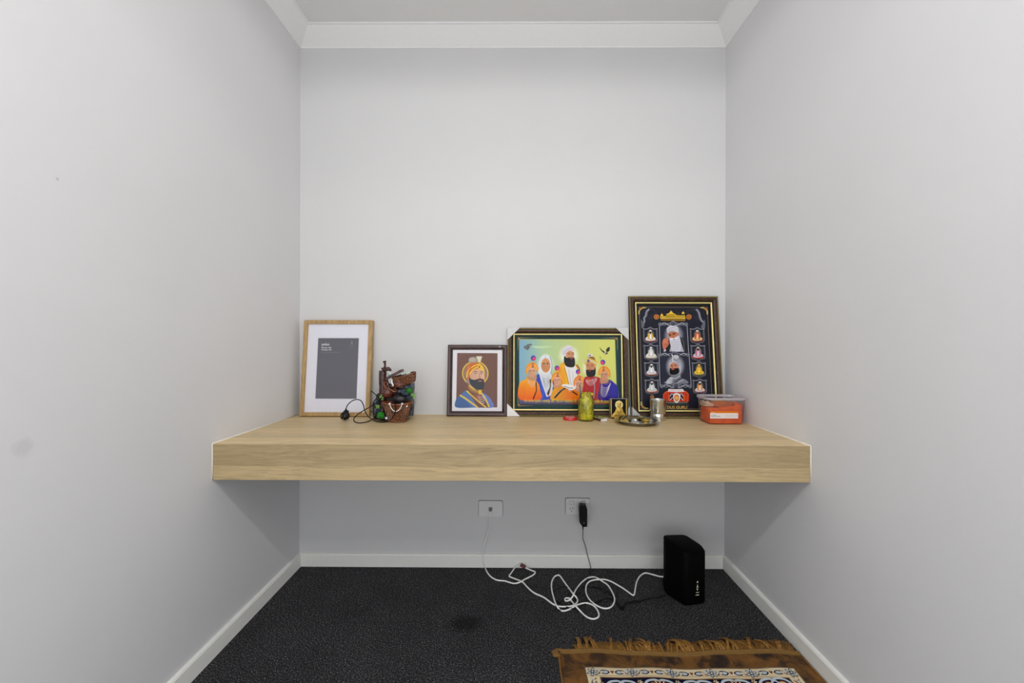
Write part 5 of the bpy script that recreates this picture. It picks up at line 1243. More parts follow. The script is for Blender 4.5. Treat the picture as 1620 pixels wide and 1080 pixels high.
# ---------------------------------------------------------------- clear tub with orange cloth
x0, x1, y0, y1 = 0.8205, 0.9945, -0.238, -0.106; cx, cy = (x0+x1)/2, (y0+y1)/2; hx, hy = (x1-x0)/2, (y1-y0)/2; TH_ = 0.113
tub = thing('plastic_tub', 'clear plastic storage tub with an orange and white sticker, against the right wall', 'storage tub', (cx, cy, ZS))
def rr_ring(bm, ax, ay, r, z, n=6): return [bm.verts.new((p[0], p[1], z)) for p in rrect(ax*2, ay*2, r, n)]
def loft(bm, rings, mat=0):
    for j in range(len(rings)-1):
        n = len(rings[j])
        for i in range(n): bm.faces.new((rings[j][i], rings[j][(i+1) % n], rings[j+1][(i+1) % n], rings[j+1][i])).material_index = mat
bm = bmesh.new(); tp = 0.010
R1 = [rr_ring(bm, hx-tp-0.006, hy-tp-0.006, 0.022, 0.0005), rr_ring(bm, hx-tp, hy-tp, 0.026, 0.006), rr_ring(bm, hx-0.0035, hy-0.0035, 0.030, TH_-0.012)]
loft(bm, R1); bm.faces.new(R1[0][::-1]); clean(bm)
M_tub = clear('clear_polypropylene', (240, 238, 240), gloss=0.015, rough=0.12, haze=0.055, hazecol=(215, 208, 215))
from_bm('tub_body', bm, M_tub, tub, True)
bm = bmesh.new()
R2 = [rr_ring(bm, hx-0.0035, hy-0.0035, 0.030, TH_-0.0115), rr_ring(bm, hx, hy, 0.032, TH_-0.010), rr_ring(bm, hx+0.0008, hy+0.0008, 0.032, TH_-0.002), rr_ring(bm, hx-0.001, hy-0.001, 0.031, TH_), rr_ring(bm, hx-0.005, hy-0.005, 0.029, TH_-0.001), rr_ring(bm, hx-0.006, hy-0.006, 0.028, TH_-0.008)]
loft(bm, R2); clean(bm)
from_bm('tub_rim', bm, clear('milky_rim', (225, 222, 226), gloss=0.08, rough=0.15, haze=0.42, hazecol=(222, 216, 224)), tub, True)
cq = crop(1085, 610, 14.727)
ys_ = lambda z: -(hy-tp)-0.0004-(tp-0.0035)*max(0, (z-0.006))/(TH_-0.018)
def sf(p):
    q = cq(p); d = on_y(q[0], q[1], cy-hy+0.004); return (d.x-cx, d.z-ZS)
a = Art(sf)
a.rect(575, 640, 1228, 766, (228, 222, 220)); a.rect(575, 593, 1218, 640, (222, 122, 30))
for i, x in enumerate((962, 1035, 1105, 1180)):
    a.line([(x-20, 715), (x-14, 690), (x, 680), (x+14, 690), (x+20, 715)], 2.6, (110, 104, 110)); a.line([(x-22, 735), (x+22, 735)], 3, (120, 114, 120), False); a.line([(x-12, 712), (x+12, 712)], 2.4, (120, 114, 120), False); a.line([(x, 680), (x, 715)], 2.2, (130, 124, 130), False)
sticker = a.build('sticker', MAT['print'], tub, lambda u, v, h: (u, ys_(v)-0.0002-h, v))
spl = lambda u, v: (u, ys_(v)-0.0010, v)
lettering('lettering', 'anko', 600, 682, 616, 636, sf, MAT['white_pl'], sticker, spl)
M_grey = plain('dark_grey_print', (70, 66, 72), 0.6)
lettering('lettering', '1 Litre', 602, 720, 676, 694, sf, M_grey, sticker, spl)
lettering('lettering', 'Food Container', 602, 812, 702, 724, sf, M_grey, sticker, spl)
# folded orange cloth
M_or = mottled('orange_cotton', [(0.3, (222, 78, 2)), (0.55, (246, 100, 4)), (0.8, (250, 118, 16))], 30, 0.85, bump=0.15)
def cloth(name, cx_, cy_, zb, sx, sy, top, seed, mat, label, n=44, corner_r=0.5):
    bm = bmesh.new(); g = bmesh.ops.create_cube(bm, size=2.0)
    bmesh.ops.subdivide_edges(bm, edges=bm.edges[:], cuts=n//3, use_grid_fill=True)
    for v in bm.verts:
        x, y, z = v.co
        k = (max(0, abs(x)-0.55)**2+max(0, abs(y)-0.55)**2)
        s_ = 1-0.30*k
        X = x*sx*s_; Y = y*sy*s_
        zt = top(x, y)
        f1 = mnoise.noise(Vector((x*2.2+seed, y*2.2, z*1.5)))*0.006; f2 = abs(mnoise.noise(Vector((x*3.1+y*2+seed, z*4.0, seed))))*0.010
        Z = zb+(z*0.5+0.5)*zt-(f2 if z > 0 else 0)*0.7
        shr = 1-0.06*abs(mnoise.noise(Vector((x*3+seed, y*3, z*3.0))))
        v.co = Vector((X*shr, Y*shr, Z+(f1 if z > 0.5 else 0)))
    zmin = min(v.co.z for v in bm.verts); bmesh.ops.translate(bm, vec=(0, 0, zb-zmin), verts=bm.verts)
    o = from_bm(name, bm, mat, None, True); o.location = (cx_, cy_, 0); tag(o, label, 'cloth'); return o
def top_fn(x, y): return 0.066-0.012*(x+0.1)**2*0+0.022*max(0, x-0.55)/0.45+0.006*math.sin(5*x)-0.014*max(0, -x-0.5)
cloth('folded_cloth', cx+0.001, cy, ZS+0.0030, hx-tp-0.0015, hy-tp-0.0015, top_fn, 1.3, M_or, 'bright orange folded cloth filling the clear plastic tub')
cloth('folded_cloth', cx+0.012, cy+0.020, ZS+0.068, 0.052, 0.026, lambda x, y: 0.022-0.006*x*x, 4.2, plain('olive_orange_cotton', (168, 92, 34), 0.85, nscale=20, noise=0.15), 'dull olive orange cloth folded on top of the orange one in the tub')
cloth('folded_cloth', cx-0.054, cy+0.016, ZS+0.070, 0.022, 0.028, lambda x, y: 0.016-0.004*x, 7.7, plain('cream_cotton', (214, 186, 156), 0.85), 'cream cloth corner at the left in the plastic tub')

# ================================================================== UNDER THE SHELF
# ---------------------------------------------------------------- wall plates
def wall_plate(name, label, px0, px1, py0, py1):
    A = on_y(px0, py0, -0.008); B = on_y(px1, py1, -0.008); w, h = B.x-A.x, A.z-B.z
    o = thing(name, label, 'wall plate' if 'data' in name else 'power outlet', ((A.x+B.x)/2, 0, (A.z+B.z)/2))
    bm = bmesh.new(); prism(bm, rrect(w+0.004, h+0.004, 0.008), -0.0003, -0.0035, bev=0.0005); from_bm('plate_shadow_line', bm, plain('grey_shadow_line', (150, 150, 148), 0.5), o)  # thin grey rim, its tone imitates the groove shadow round the plate
    bm = bmesh.new(); prism(bm, rrect(w, h, 0.007), -0.0036, -0.0095, bev=0.0012); from_bm('cover_plate', bm, MAT['white_pl'], o); return o, w, h
dp, w, h = wall_plate('data_plate', 'white data wall plate with the pale cable plugged in its centre', 757.2, 795.0, 792.2, 816.8)
bm = bmesh.new(); box(bm, (-0.0085, -0.0125, -0.0085), (0.0085, -0.009, 0.0085), bevel=0.001); from_bm('socket_frame', bm, plain('grey_socket', (140, 140, 140), 0.5), dp)
po_, w, h = wall_plate('power_outlet', 'white double power outlet with two rocker switches', 895.0, 932.8, 788.2, 813.4)
for sx in (-1, 1):
    bm = bmesh.new(); X = sx*0.0275-0.0015
    prism(bm, [(X+p[0], 0.0185+p[1]) for p in rrect(0.0205, 0.0190, 0.003)], -0.0094, -0.0102); from_bm('switch_surround', bm, plain('grey_line', (128, 128, 126), 0.5), po_)
    bm = bmesh.new(); prism(bm, [(X+p[0], 0.0185+p[1]) for p in rrect(0.0180, 0.0165, 0.003)], -0.0102, -0.0118 if sx < 0 else -0.0130, bev=0.0008); from_bm('rocker_switch', bm, MAT['white_pl'], po_)
    for dx, dz, ang in ((-0.0068, 0.0, 30), (0.0068, 0.0, -30), (0, -0.0125, 0)):
        bm = bmesh.new(); box(bm, (-0.0012, -0.0100, -0.0042), (0.0012, -0.0094, 0.0042), mtx=Matrix.Translation((X+dx, 0, -0.0085+dz)) @ Matrix.Rotation(math.radians(ang), 4, 'Y')); from_bm('pin_slot', bm, MAT['slot'], po_)

# ---------------------------------------------------------------- power adapter and its black lead
cw = crop(740, 780, 7.364)
def Pw(x, y, yy): p = cw((x, y)); return on_y(p[0], p[1], yy)
ac = Pw(1352, 270, -0.055)
ad = thing('power_adapter', 'black plug-in power adapter hanging from the double outlet', 'power adapter', (ac.x, -0.010, ac.z)); inv = inv_of(ad)
yF = -0.062; P_ = [Pw(x, y, yF) for x, y in ((1308, 142), (1378, 142), (1394, 190), (1392, 392), (1340, 396), (1308, 350), (1300, 180))]
bm = bmesh.new(); prism(bm, [(p.x, p.z) for p in P_], -0.032, yF, bev=0.002)
prism(bm, [(p.x, p.z) for p in (Pw(1300, 160, -0.03), Pw(1375, 160, -0.03), Pw(1375, 290, -0.03), Pw(1300, 290, -0.03))], -0.0135, -0.034)
from_bm('adapter_body', bm, MAT['black'], ad, False, inv)
q = Pw(1355, 345, yF-0.0006); bm = bmesh.new(); prism(bm, [(q.x+0.0016*math.cos(t), q.z+0.0016*math.sin(t)) for t in [2*PI*i/12 for i in range(12)]], yF+0.0002, yF-0.0008); from_bm('indicator_light', bm, MAT['white_pl'], ad, False, inv)
cg = crop(740, 770, 4.05)
def Fl(p, z=0.0035): q = cg(p); return on_z(q[0], q[1], z)
bm = bmesh.new(); Pq = [Pw(1342, 390, -0.050), Pw(1341, 440, -0.045), Pw(1343, 530, -0.03), Pw(1372, 620, -0.022), Pw(1395, 720, -0.020), Pw(1420, 810, -0.020), Pw(1434, 872, -0.022)]
fl = [(785, 535), (778, 560), (765, 590), (770, 640), (820, 640), (900, 670), (960, 740), (990, 780), (975, 770), (940, 720), (880, 715), (830, 740), (760, 745), (700, 780), (640, 770), (580, 740), (545, 700), (560, 660), (610, 640), (650, 650), (640, 700), (600, 730), (560, 760), (600, 790), (670, 740), (720, 680), (760, 720), (735, 745), (690, 720), (700, 660), (760, 640), (830, 650), (890, 680), (935, 700), (965, 705)]
fl2 = [(990, 788), (1010, 750), (1040, 735), (1100, 732), (1160, 715), (1230, 705), (1270, 690)]
tube(bm, spline(Pq+[Fl(p, 0.0022+0.0012*(i % 3)) for i, p in enumerate(fl)], 6), 0.0016, 6)
tube(bm, spline([Fl(p, 0.003) for p in [(930, 690), (955, 745)]+fl2], 6), 0.0020, 6)
tube(bm, spline([Fl(p, 0.003) for p in [(835, 730), (900, 715), (950, 740), (985, 775), (1005, 755), (1050, 745), (1110, 740)]], 6), 0.0014, 6)
tube(bm, [Pw(1342, 385, -0.052), Pw(1341, 425, -0.047)], [0.0035, 0.0022], 8)
from_bm('lead', bm, MAT['black_rubber'], ad, True, inv)

# ---------------------------------------------------------------- white network cable
cA = crop(760, 880, 9.82); cB = crop(900, 880, 9.82); RC = 0.0031
pA = lambda x, y, z=RC+0.0004: on_z(*cA((x, y)), z); pB = lambda x, y, z=RC+0.0004: on_z(*cB((x, y)), z)
WP = [on_y(776, 807, -0.016), on_y(776, 818, -0.020), on_y(775.3, 830, -0.022), on_y(772, 843, -0.022), on_y(767.5, 857, -0.022), on_y(764.5, 868, -0.022), on_y(763.6, 880, -0.022), on_y(765, 890, -0.022)]
h1 = 0.0105
tail = [(pA(75, 175)), pA(95, 225), pA(140, 292), pA(200, 340), pA(275, 370), pA(380, 380), pA(460, 405), pA(530, 418, h1*0.7), pA(605, 402, h1), pA(700, 350), pA(790, 305), pA(840, 270), pA(848, 238), pA(800, 220), pA(755, 200, 0.006)]
top_ = [on_y(*cA((700, 175)), -0.030), on_y(*cA((665, 150)), -0.026), on_y(*cA((630, 130)), -0.026), on_y(*cA((590, 138)), -0.028)]
more = [pA(548, 160, 0.01), pA(515, 200), pA(480, 255), pA(450, 295), pA(455, 313), pA(520, 340), pA(620, 378), pA(665, 405), pA(720, 465), pA(790, 532), pA(860, 578), pA(980, 632), pA(1060, 690), pA(1130, 740), pA(1190, 770), pA(1260, 778), pA(1340, 778), pA(1430, 765), pA(1490, 725), pA(1510, 690), pA(1500, 650), pA(1470, 610, h1), pA(1425, 560, h1), pA(1380, 500), pA(1300, 390), pA(1240, 305), pA(1205, 290), pA(1150, 315), pA(1110, 390), pA(1105, 480), pA(1120, 570), pA(1150, 680), pA(1185, 765, h1), pA(1225, 820), pA(1280, 845), pA(1350, 832), pA(1420, 800), pA(1480, 762, h1), pA(1560, 735),
        pB(260, 722), pB(330, 735), pB(390, 768), pB(435, 820), pB(465, 890), pB(455, 940), pB(400, 968), pB(330, 962), pB(260, 925), pB(190, 860), pB(105, 768, h1*1.6), pB(65, 720), pB(20, 665), pA(1385, 650), pA(1335, 645), pA(1310, 665), pA(1330, 690), pA(1385, 675), pA(1430, 625, h1), pB(80, 570, h1*1.5), pB(125, 490), pB(200, 400), pB(290, 335), pB(380, 318), pB(450, 340, h1), pB(520, 385), pB(600, 440), pB(650, 510), pB(690, 590), pB(710, 660), pB(700, 720), pB(665, 775), pB(610, 803), pB(530, 803), pB(430, 760), pB(340, 690), pB(280, 600), pB(262, 520), pB(275, 440), pB(310, 395), pB(370, 368), pB(460, 358, h1), pB(560, 358), pB(660, 390), pB(760, 445), pB(850, 500), pB(940, 565), pB(995, 600), pB(1018, 580), pB(1035, 480), pB(1055, 390), pB(1100, 310), pB(1160, 265), pB(1210, 258, 0.01), pB(1300, 280, 0.02), pB(1420, 312, 0.03), pB(1500, 312, 0.035)]
net = thing('network_cable', 'long white network cable tangled on the carpet from wall plate to black router', 'cable', (0.0, -0.15, 0.0)); inv = inv_of(net)
bm = bmesh.new()
path1 = spline(WP, 6); rad1 = [0.0018+0.0*i for i in range(len(path1))]
tube(bm, path1, 0.0019, 8)
path2 = spline([WP[-1]]+tail+top_+more, 5); tube(bm, path2, [0.0019+min(1, i/12)*(RC-0.0019) for i in range(len(path2))], 8)
from_bm('cable_sheath', bm, MAT['cable'], net, True, inv)
bm = bmesh.new(); box(bm, (-0.0055, -0.012, -0.0055), (0.0055, 0.0, 0.0055), bevel=0.001, mtx=Matrix.Translation((on_y(776, 805.5, -0.012).x, -0.0125, on_y(776, 805.5, -0.012).z)))
from_bm('clip_plug', bm, plain('grey_clear_plug', (120, 120, 120), 0.3), net, False, inv)
bm = bmesh.new(); A = on_y(*cA((625, 128)), -0.030); B = on_y(*cA((700, 165)), -0.034); d = B-A
mt = Matrix.Translation((A+B)/2) @ d.to_track_quat('X', 'Z').to_matrix().to_4x4()
box(bm, (-d.length/2-0.001, -0.006, -0.0065), (d.length/2+0.001, 0.006, 0.0065), bevel=0.0018, mtx=mt); from_bm('cable_tag', bm, plain('dark_red_tag', (104, 52, 58), 0.5), net, False, inv)

# ---------------------------------------------------------------- router
c6 = crop(1030, 830, 7.718)
rt = thing('router', 'black upright router with a column of pale icons, standing on carpet by the right wall', 'router', (0.745, -0.235, 0.0)); inv = inv_of(rt)
bmz = 0.0015; TOP = 0.222
def pxz(x, y, z): p = c6((x, y)); return on_z(p[0], p[1], z)
Lc = pxz(168, 838, bmz); Fc = pxz(425, 1000, bmz); Rc = pxz(672, 962, bmz)
Bc = on_z(1083.5, 844.0, TOP+0.004)
foot = [Vector((p.x, p.y)) for p in (Lc, Fc, Rc)]
R4 = Vector((Bc.x+0.055, Bc.y-0.028)); foot += [Vector((Rc.x+0.004, Rc.y+0.055)), Vector((Bc.x, Bc.y)), Vector((Lc.x+0.006, Lc.y+0.045))]
def round_poly(P, r, n=5):
    out = []
    for i in range(len(P)):
        a_, b_, c_ = P[i-1], P[i], P[(i+1) % len(P)]; u = (a_-b_).normalized(); v = (c_-b_).normalized(); rr = min(r, (a_-b_).length*0.45, (c_-b_).length*0.45)
        p0 = b_+u*rr; p1 = b_+v*rr
        for k in range(n+1):
            t = k/n; out.append(p0*(1-t)**2+b_*2*t*(1-t)+p1*t*t)
    return out
O = round_poly(foot, 0.018); cen = sum(O, Vector((0, 0)))/len(O)
def topz(p): return TOP+0.10*((cen-p).dot(Vector((0.78, -0.62))))
bm = bmesh.new(); rings = []
for (z, ins, top) in ((bmz, 0.004, 0), (bmz+0.004, 0.001, 0), (0.012, 0.0, 0), (0.0, 0.0, 1), (0.003, 0.0012, 1), (0.0045, 0.004, 1)):
    rg = []
    for p in O:
        q = cen+(p-cen)*(1-ins/0.06); rg.append(bm.verts.new((q.x, q.y, (topz(p)-0.0045+z) if top else z)))
    rings.append(rg)
for j in range(len(rings)-1):
    for i in range(len(O)): bm.faces.new((rings[j][i], rings[j][(i+1) % len(O)], rings[j+1][(i+1) % len(O)], rings[j+1][i]))
bm.faces.new(rings[0][::-1]); bm.faces.new(rings[-1]); clean(bm)
o = from_bm('router_case', bm, MAT['router'], rt, True, inv); o.data.set_sharp_from_angle(angle=math.radians(40))
bm = bmesh.new(); prism(bm, [tuple(cen+(p-cen)*0.9) for p in O], 0.0, bmz+0.001, plane='xy'); from_bm('rubber_base', bm, MAT['black_rubber'], rt, False, inv)
# icons on the front right face
nf = (Rc-Fc); nf = np.array([nf.y, -nf.x, 0]); nf = nf/np.linalg.norm(nf)
def on_face(p):
    q = c6(p); return on_plane(q[0], q[1], np.array([Fc.x, Fc.y, 0])+nf*0.0010, nf)
def icon(polys):
    bm = bmesh.new()
    for pl_ in polys:
        f_ = [bm.verts.new(on_face(p)) for p in pl_]; b_ = [bm.verts.new(on_face(p)-Vector(nf)*0.0012) for p in pl_]
        bm.faces.new(f_); n = len(f_)
        for i in range(n): bm.faces.new((f_[i], f_[(i+1) % n], b_[(i+1) % n], b_[i]))
    clean(bm); from_bm('status_icon', bm, MAT['icon'], rt, False, inv)
icon([((558, 708), (568, 684), (574, 690), (580, 710), (572, 700), (566, 708))])
icon([((564, 738), (568, 729), (574, 736), (569, 741))])
icon([((556, 768), (562, 750), (572, 744), (582, 770), (570, 758))])
icon([((562, 800), (558, 784), (568, 774), (577, 790), (568, 794))])
icon([((550, 830), (552, 823), (586, 819), (584, 827))])
icon([((545, 863), (548, 855), (586, 849), (584, 859))])

# ================================================================== RUG
rx0, rx1 = 0.168, 0.990; ryb = -0.575; ryf = -1.75
def wav(x, y): return 0.0065+0.0022*math.sin(x*13+y*5)+0.0016*math.sin(x*31-y*9)+0.0012*math.sin(y*23+x*3)
rug = thing('prayer_rug', 'brown plush rug with cream and navy floral border and gold fringe, by the right wall', 'rug', (0.58, -1.16, 0.0)); inv = inv_of(rug)
M_plush = mottled('brown_plush', [(0.30, (18, 9, 4)), (0.43, (62, 38, 12)), (0.55, (108, 70, 22)), (0.75, (138, 92, 32))], 14, 0.85, bump=0.25)
M_hem = mottled('gold_braid', [(0.3, (92, 62, 24)), (0.6, (134, 96, 42)), (0.8, (160, 120, 60))], 220, 0.7, bump=0.5)
M_fr = mottled('gold_thread', [(0.3, (92, 60, 20)), (0.55, (150, 106, 46)), (0.75, (214, 172, 100))], 160, 0.5, bump=0.2)
bm = bmesh.new(); nx, ny = 90, 110
G = []
for lvl in (0, 1):
    rows = []
    for j in range(ny+1):
        y = ryf+(ryb-ryf)*j/ny
        row = []
        for i in range(nx+1):
            x = rx0+(rx1-rx0)*i/nx; yy = y+(0.006*math.sin(x*9) if j == ny else 0.006*math.sin(x*9)*(j/ny)**6)
            row.append(bm.verts.new((x, yy, wav(x, yy) if lvl else 0.0006)))
        rows.append(row)
    G.append(rows)
for j in range(ny):
    for i in range(nx):
        bm.faces.new((G[1][j][i], G[1][j][i+1], G[1][j+1][i+1], G[1][j+1][i])); bm.faces.new((G[0][j][i], G[0][j+1][i], G[0][j+1][i+1], G[0][j][i+1]))
for i in range(nx):
    bm.faces.new((G[0][0][i], G[0][0][i+1], G[1][0][i+1], G[1][0][i])); bm.faces.new((G[0][ny][i+1], G[0][ny][i], G[1][ny][i], G[1][ny][i+1]))
for j in range(ny):
    bm.faces.new((G[0][j+1][0], G[0][j][0], G[1][j][0], G[1][j+1][0])); bm.faces.new((G[0][j][nx], G[0][j+1][nx], G[1][j+1][nx], G[1][j][nx]))
clean(bm); from_bm('plush_pile', bm, M_plush, rug, True, inv)
# woven floral pattern: drawn in metres on the rug
a = Art(lambda p: p, 1.6e-4)
ND = 6
def fine(fn_):   # keep long shapes following the waves
    return fn_
ox0, ox1, oy1, oy0 = 0.243, 0.926, -0.640, -1.68
bw_ = 0.047
def strip(x0_, x1_, y0_, y1_, col):
    n1 = max(1, int((x1_-x0_)/0.008)); n2 = max(1, int((y1_-y0_)/0.008)); a.grid([(x0_, y1_), (x1_, y1_), (x1_, y0_), (x0_, y0_)], lambda u, v: col, n1, n2)
strip(ox0, ox1, oy0, oy1, (110, 92, 74)); strip(ox0+0.004, ox1-0.004, oy0+0.004, oy1-0.004, (224, 208, 172)); strip(ox0+bw_-0.004, ox1-bw_+0.004, oy0+bw_-0.004, oy1-bw_+0.004, (120, 84, 52)); strip(ox0+bw_, ox1-bw_, oy0+bw_, oy1-bw_, (14, 16, 44))
NAV = (20, 26, 56); LB = (188, 200, 208); CR = (226, 212, 176); RU = (150, 86, 44)
def flower(cx_, cy_, s, rot=0.0, body=LB):
    for k in range(6):
        t_ = rot+k*PI/3; a.ell(cx_+s*0.62*math.cos(t_), cy_+s*0.62*math.sin(t_), s*0.48, s*0.27, NAV, 10, t_); a.ell(cx_+s*0.60*math.cos(t_), cy_+s*0.60*math.sin(t_), s*0.34, s*0.17, body, 10, t_)
    a.ell(cx_, cy_, s*0.36, s*0.36, NAV, 10); a.ell(cx_, cy_, s*0.2, s*0.2, CR, 8)
def leafpair(cx_, cy_, s, ax=(1, 0)):
    T_ = lambda u, v: (cx_+u*ax[0]-v*ax[1], cy_+u*ax[1]+v*ax[0])
    for sg in (-1, 1):
        pts = [T_(sg*s*0.35, s*0.05), T_(sg*s*0.8, s*0.42), T_(sg*s*1.5, s*0.40), T_(sg*s*1.2, s*0.05), T_(sg*s*1.55, -s*0.22), T_(sg*s*0.85, -s*0.35)]
        a.blobp(pts, NAV, 3); c = T_(sg*s*0.98, s*0.04); a.blobp([(c[0]+(p[0]-c[0])*0.66, c[1]+(p[1]-c[1])*0.62) for p in pts], LB, 3)
        a.line([T_(sg*s*1.5, s*0.35), T_(sg*s*1.75, s*0.1), T_(sg*s*1.9, -s*0.3), T_(sg*s*2.1, -s*0.2)], s*0.13, RU if sg > 0 else NAV)
        a.line([T_(sg*s*1.6, -s*0.25), T_(sg*s*1.9, s*0.35), T_(sg*s*2.2, s*0.3)], s*0.16, LB)
    a.blobp([T_(-s*0.3, s*0.35), T_(0, -s*0.2), T_(s*0.3, s*0.35), T_(0, s*0.12)], RU, 3); a.line([T_(-s*0.12, s*0.36), T_(0, s*0.0), T_(s*0.12, s*0.36)], s*0.09, NAV)
sB = 0.0175; mid_y = oy1-bw_/2
per = 0.1285
k = 0; x = ox0+bw_/2
nF = 6; per = (ox1-ox0-bw_)/(nF-1)
for i in range(nF): flower(ox0+bw_/2+per*i, mid_y, sB, 0.3); flower(ox0+bw_/2+per*i, oy0+bw_/2, sB, 0.3)
for i in range(nF-1): leafpair(ox0+bw_/2+per*(i+0.5), mid_y, sB*1.3); leafpair(ox0+bw_/2+per*(i+0.5), oy0+bw_/2, sB*1.3)
nV = 8; pv = (oy1-oy0-bw_)/(nV-1)
for i in range(1, nV-1): flower(ox0+bw_/2, oy0+bw_/2+pv*i, sB, 0.3); flower(ox1-bw_/2, oy0+bw_/2+pv*i, sB, 0.3)
for i in range(nV-1): leafpair(ox0+bw_/2, oy0+bw_/2+pv*(i+0.5), sB*1.3, (0, 1)); leafpair(ox1-bw_/2, oy0+bw_/2+pv*(i+0.5), sB*1.3, (0, 1))
for y_ in (oy1-0.0075, oy1-bw_+0.0075): a.line([(ox0+0.01, y_), (ox1-0.01, y_)], 0.0012, (150, 110, 80), False)
# navy field: arching scrolls and palmettes
fx0, fx1 = ox0+bw_, ox1-bw_; nP = 5; pp = (fx1-fx0)/nP
def scrollwork(cx_, cy_, s, ax, kind):
    T_ = lambda u, v: (cx_+u*ax[0]-v*ax[1], cy_+u*ax[1]+v*ax[0])
    for sg in (-1, 1):
        a.line([T_(sg*s*1.25, -s*0.9), T_(sg*s*1.30, -s*0.1), T_(sg*s*0.95, s*0.55), T_(sg*s*0.35, s*0.72), T_(0, s*0.60)], s*0.20, LB); a.line([T_(sg*s*1.15, -s*0.8), T_(sg*s*1.15, -s*0.1), T_(sg*s*0.85, s*0.42), T_(sg*s*0.35, s*0.55)], s*0.07, NAV)
        a.blobp([T_(sg*s*0.25, s*0.35), T_(sg*s*0.6, s*0.45), T_(sg*s*0.95, s*0.15), T_(sg*s*0.75, -s*0.15), T_(sg*s*0.5, s*0.1)], RU, 3); a.line([T_(sg*s*0.3, s*0.25), T_(sg*s*0.65, s*0.3), T_(sg*s*0.8, 0)], s*0.09, CR)
        a.line([T_(sg*s*1.4, s*0.55), T_(sg*s*1.65, s*0.1), T_(sg*s*1.75, -s*0.5)], s*0.17, CR, taper=True); a.line([T_(sg*s*1.55, s*0.5), T_(sg*s*1.8, s*0.2)], s*0.10, RU)
    if kind:
        a.blobp([T_(-s*0.5, -s*0.7), T_(-s*0.3, s*0.3), T_(0, s*0.65), T_(s*0.3, s*0.3), T_(s*0.5, -s*0.7)], LB, 3); a.ell(*T_(0, s*0.25), s*0.16, s*0.16, NAV, 8); flower(*T_(0, -s*0.35), s*0.5, 0.2, CR)
    else:
        for k_ in range(5): t_ = PI/2+(k_-2)*0.5; e = T_(s*0.75*math.cos(t_), s*0.75*math.sin(t_)-s*0.1); a.line([T_(0, -s*0.2), e], s*0.16, RU, False); a.line([T_(s*0.1*math.cos(t_), -s*0.1), e], s*0.07, CR, False)
        a.ell(*T_(0, -s*0.15), s*0.28, s*0.28, CR, 12); a.ell(*T_(0, -s*0.15), s*0.14, s*0.14, LB, 10)
for i in range(nP):
    scrollwork(fx0+pp*(i+0.5), oy1-bw_-0.040, 0.040, (1, 0), i % 2 == 0); scrollwork(fx0+pp*(i+0.5), oy0+bw_+0.040, 0.040, (-1, 0), i % 2 == 0)
    if i < nP-1: flower(fx0+pp*(i+1), oy1-bw_-0.018, 0.010, 0, CR)
for j in range(6):
    y_ = oy1-bw_-0.15-j*0.13
    scrollwork(fx0+0.045, y_, 0.035, (0, 1), j % 2 == 0); scrollwork(fx1-0.045, y_, 0.035, (0, -1), j % 2 == 0)
    for q in range(3): scrollwork((fx0+fx1)/2+(q-1)*0.15, y_-0.02, 0.04, (1, 0), (j+q) % 2 == 0)
def rplace(u, v, h):
    p = inv @ Vector((u, v, wav(u, v)+0.0008+h)); return (p.x, p.y, p.z)
a.build('woven_pattern', attr_mat('rug_wool_colours', 0.9, 0, 0.5, 0.1), rug, rplace)
# braided hem with stitches, side binding
bm = bmesh.new()
he = [Vector((x_, ryb+0.006*math.sin(x_*9)+0.005+0.0, wav(x_, ryb)+0.001)) for x_ in [rx0-0.012+(rx1-rx0+0.012)*i/90 for i in range(91)]]
for p in he[:3]: p.y += 0.004
tube(bm, he, 0.0050, 8); tube(bm, [p+Vector((0, -0.008, -0.001)) for p in he[2:]], 0.0032, 6)
from_bm('braided_hem', bm, M_hem, rug, True, inv)
bm = bmesh.new()
for i in range(190):
    x_ = rx0+0.004+(rx1-rx0-0.01)*i/189; y_ = ryb+0.006*math.sin(x_*9); z_ = wav(x_, y_)
    tube(bm, [Vector((x_, y_+0.004, z_+0.0062)), Vector((x_+0.0002, y_-0.006, z_+0.0040)), Vector((x_, y_-0.0125, z_+0.0012))], [0.0009, 0.0011, 0.0005], 4, caps=False)
from_bm('hem_stitches', bm, plain('pale_gold_stitch', (166, 128, 68), 0.6), rug, True, inv)['kind'] = 'stuff'
for X in (rx0-0.002, rx1-0.001):
    bm = bmesh.new(); tube(bm, [Vector((X, ryf+(ryb-ryf)*i/60, wav(X, ryf+(ryb-ryf)*i/60)-0.001)) for i in range(61)], 0.0035, 6); from_bm('side_binding', bm, M_hem, rug, True, inv)
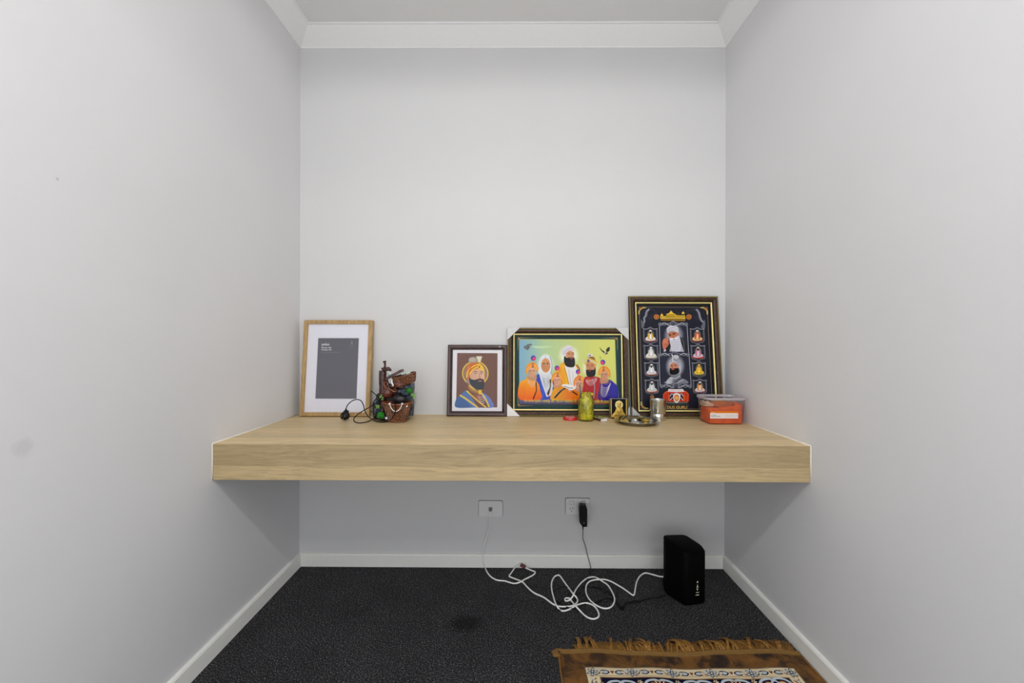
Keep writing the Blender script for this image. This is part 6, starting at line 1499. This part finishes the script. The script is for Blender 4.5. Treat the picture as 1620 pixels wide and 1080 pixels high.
# fringe
random.seed(21)
from mathutils import noise
bm = bmesh.new()
def strand(x_, L_, lean_, lift, r=0.0010):
    y_ = ryb+0.006*math.sin(x_*9)+0.006; z_ = wav(x_, y_)
    pts = []
    for k_ in range(5):
        t_ = k_/4; xx = x_+lean_*t_*L_+0.003*math.sin(6*t_+x_*50)*t_; yy = y_+L_*t_*math.cos(min(1.2, abs(lean_)*0.7)); zz = z_*(1-t_)+0.002*t_+lift*math.sin(PI*min(1, t_*1.0))*0.6+0.001
        if xx > HW-T-0.003: zz += (xx-(HW-T-0.003))*0.9+0.002; xx = HW-T-0.003
        pts.append(Vector((xx, yy, max(0.0018, zz))))
    tube(bm, pts, [r, r*1.05, r, r*0.9, r*0.4], 4, caps=False)
x_ = 0.23
for i in range(1500):
    x_ = 0.225+(rx1-0.235)*(random.random()); dens = min(1, (x_-0.2)/0.12); short = 0.6+0.4*dens
    cl_ = mnoise.noise(Vector((x_*40, 0, 0))); L_ = (0.045+0.016*mnoise.noise(Vector((x_*22, 3, 0)))+0.010*random.random())*short
    if x_ > 0.62: L_ += 0.010
    strand(x_, L_, cl_*1.1+random.uniform(-0.25, 0.25), 0.002+0.014*max(0, mnoise.noise(Vector((x_*30, 9, i*0.002))))+0.004*random.random(), random.uniform(0.0007, 0.0012))
# bright tufts standing proud
for i in range(52):
    c_ = 0.235+(rx1-0.25)*random.random(); ln = random.uniform(-0.6, 0.35); LL = random.uniform(0.052, 0.078); lf = random.uniform(0.012, 0.030)
    for k_ in range(9): strand(c_+random.uniform(-0.003, 0.003), LL+random.uniform(-0.004, 0.004), ln+random.uniform(-0.10, 0.10), lf, random.uniform(0.0010, 0.0014))
from_bm('fringe', bm, M_fr, rug, True, inv)['kind'] = 'stuff'
bm = bmesh.new()
A = [(rx0-0.004, ryb+0.010), (rx0-0.026, ryb+0.002), (rx0-0.020, ryb-0.012), (rx0+0.002, ryb-0.018)]
prism(bm, A, 0.001, 0.012, plane='xy', bev=0.002); from_bm('folded_corner', bm, M_hem, rug, False, inv)
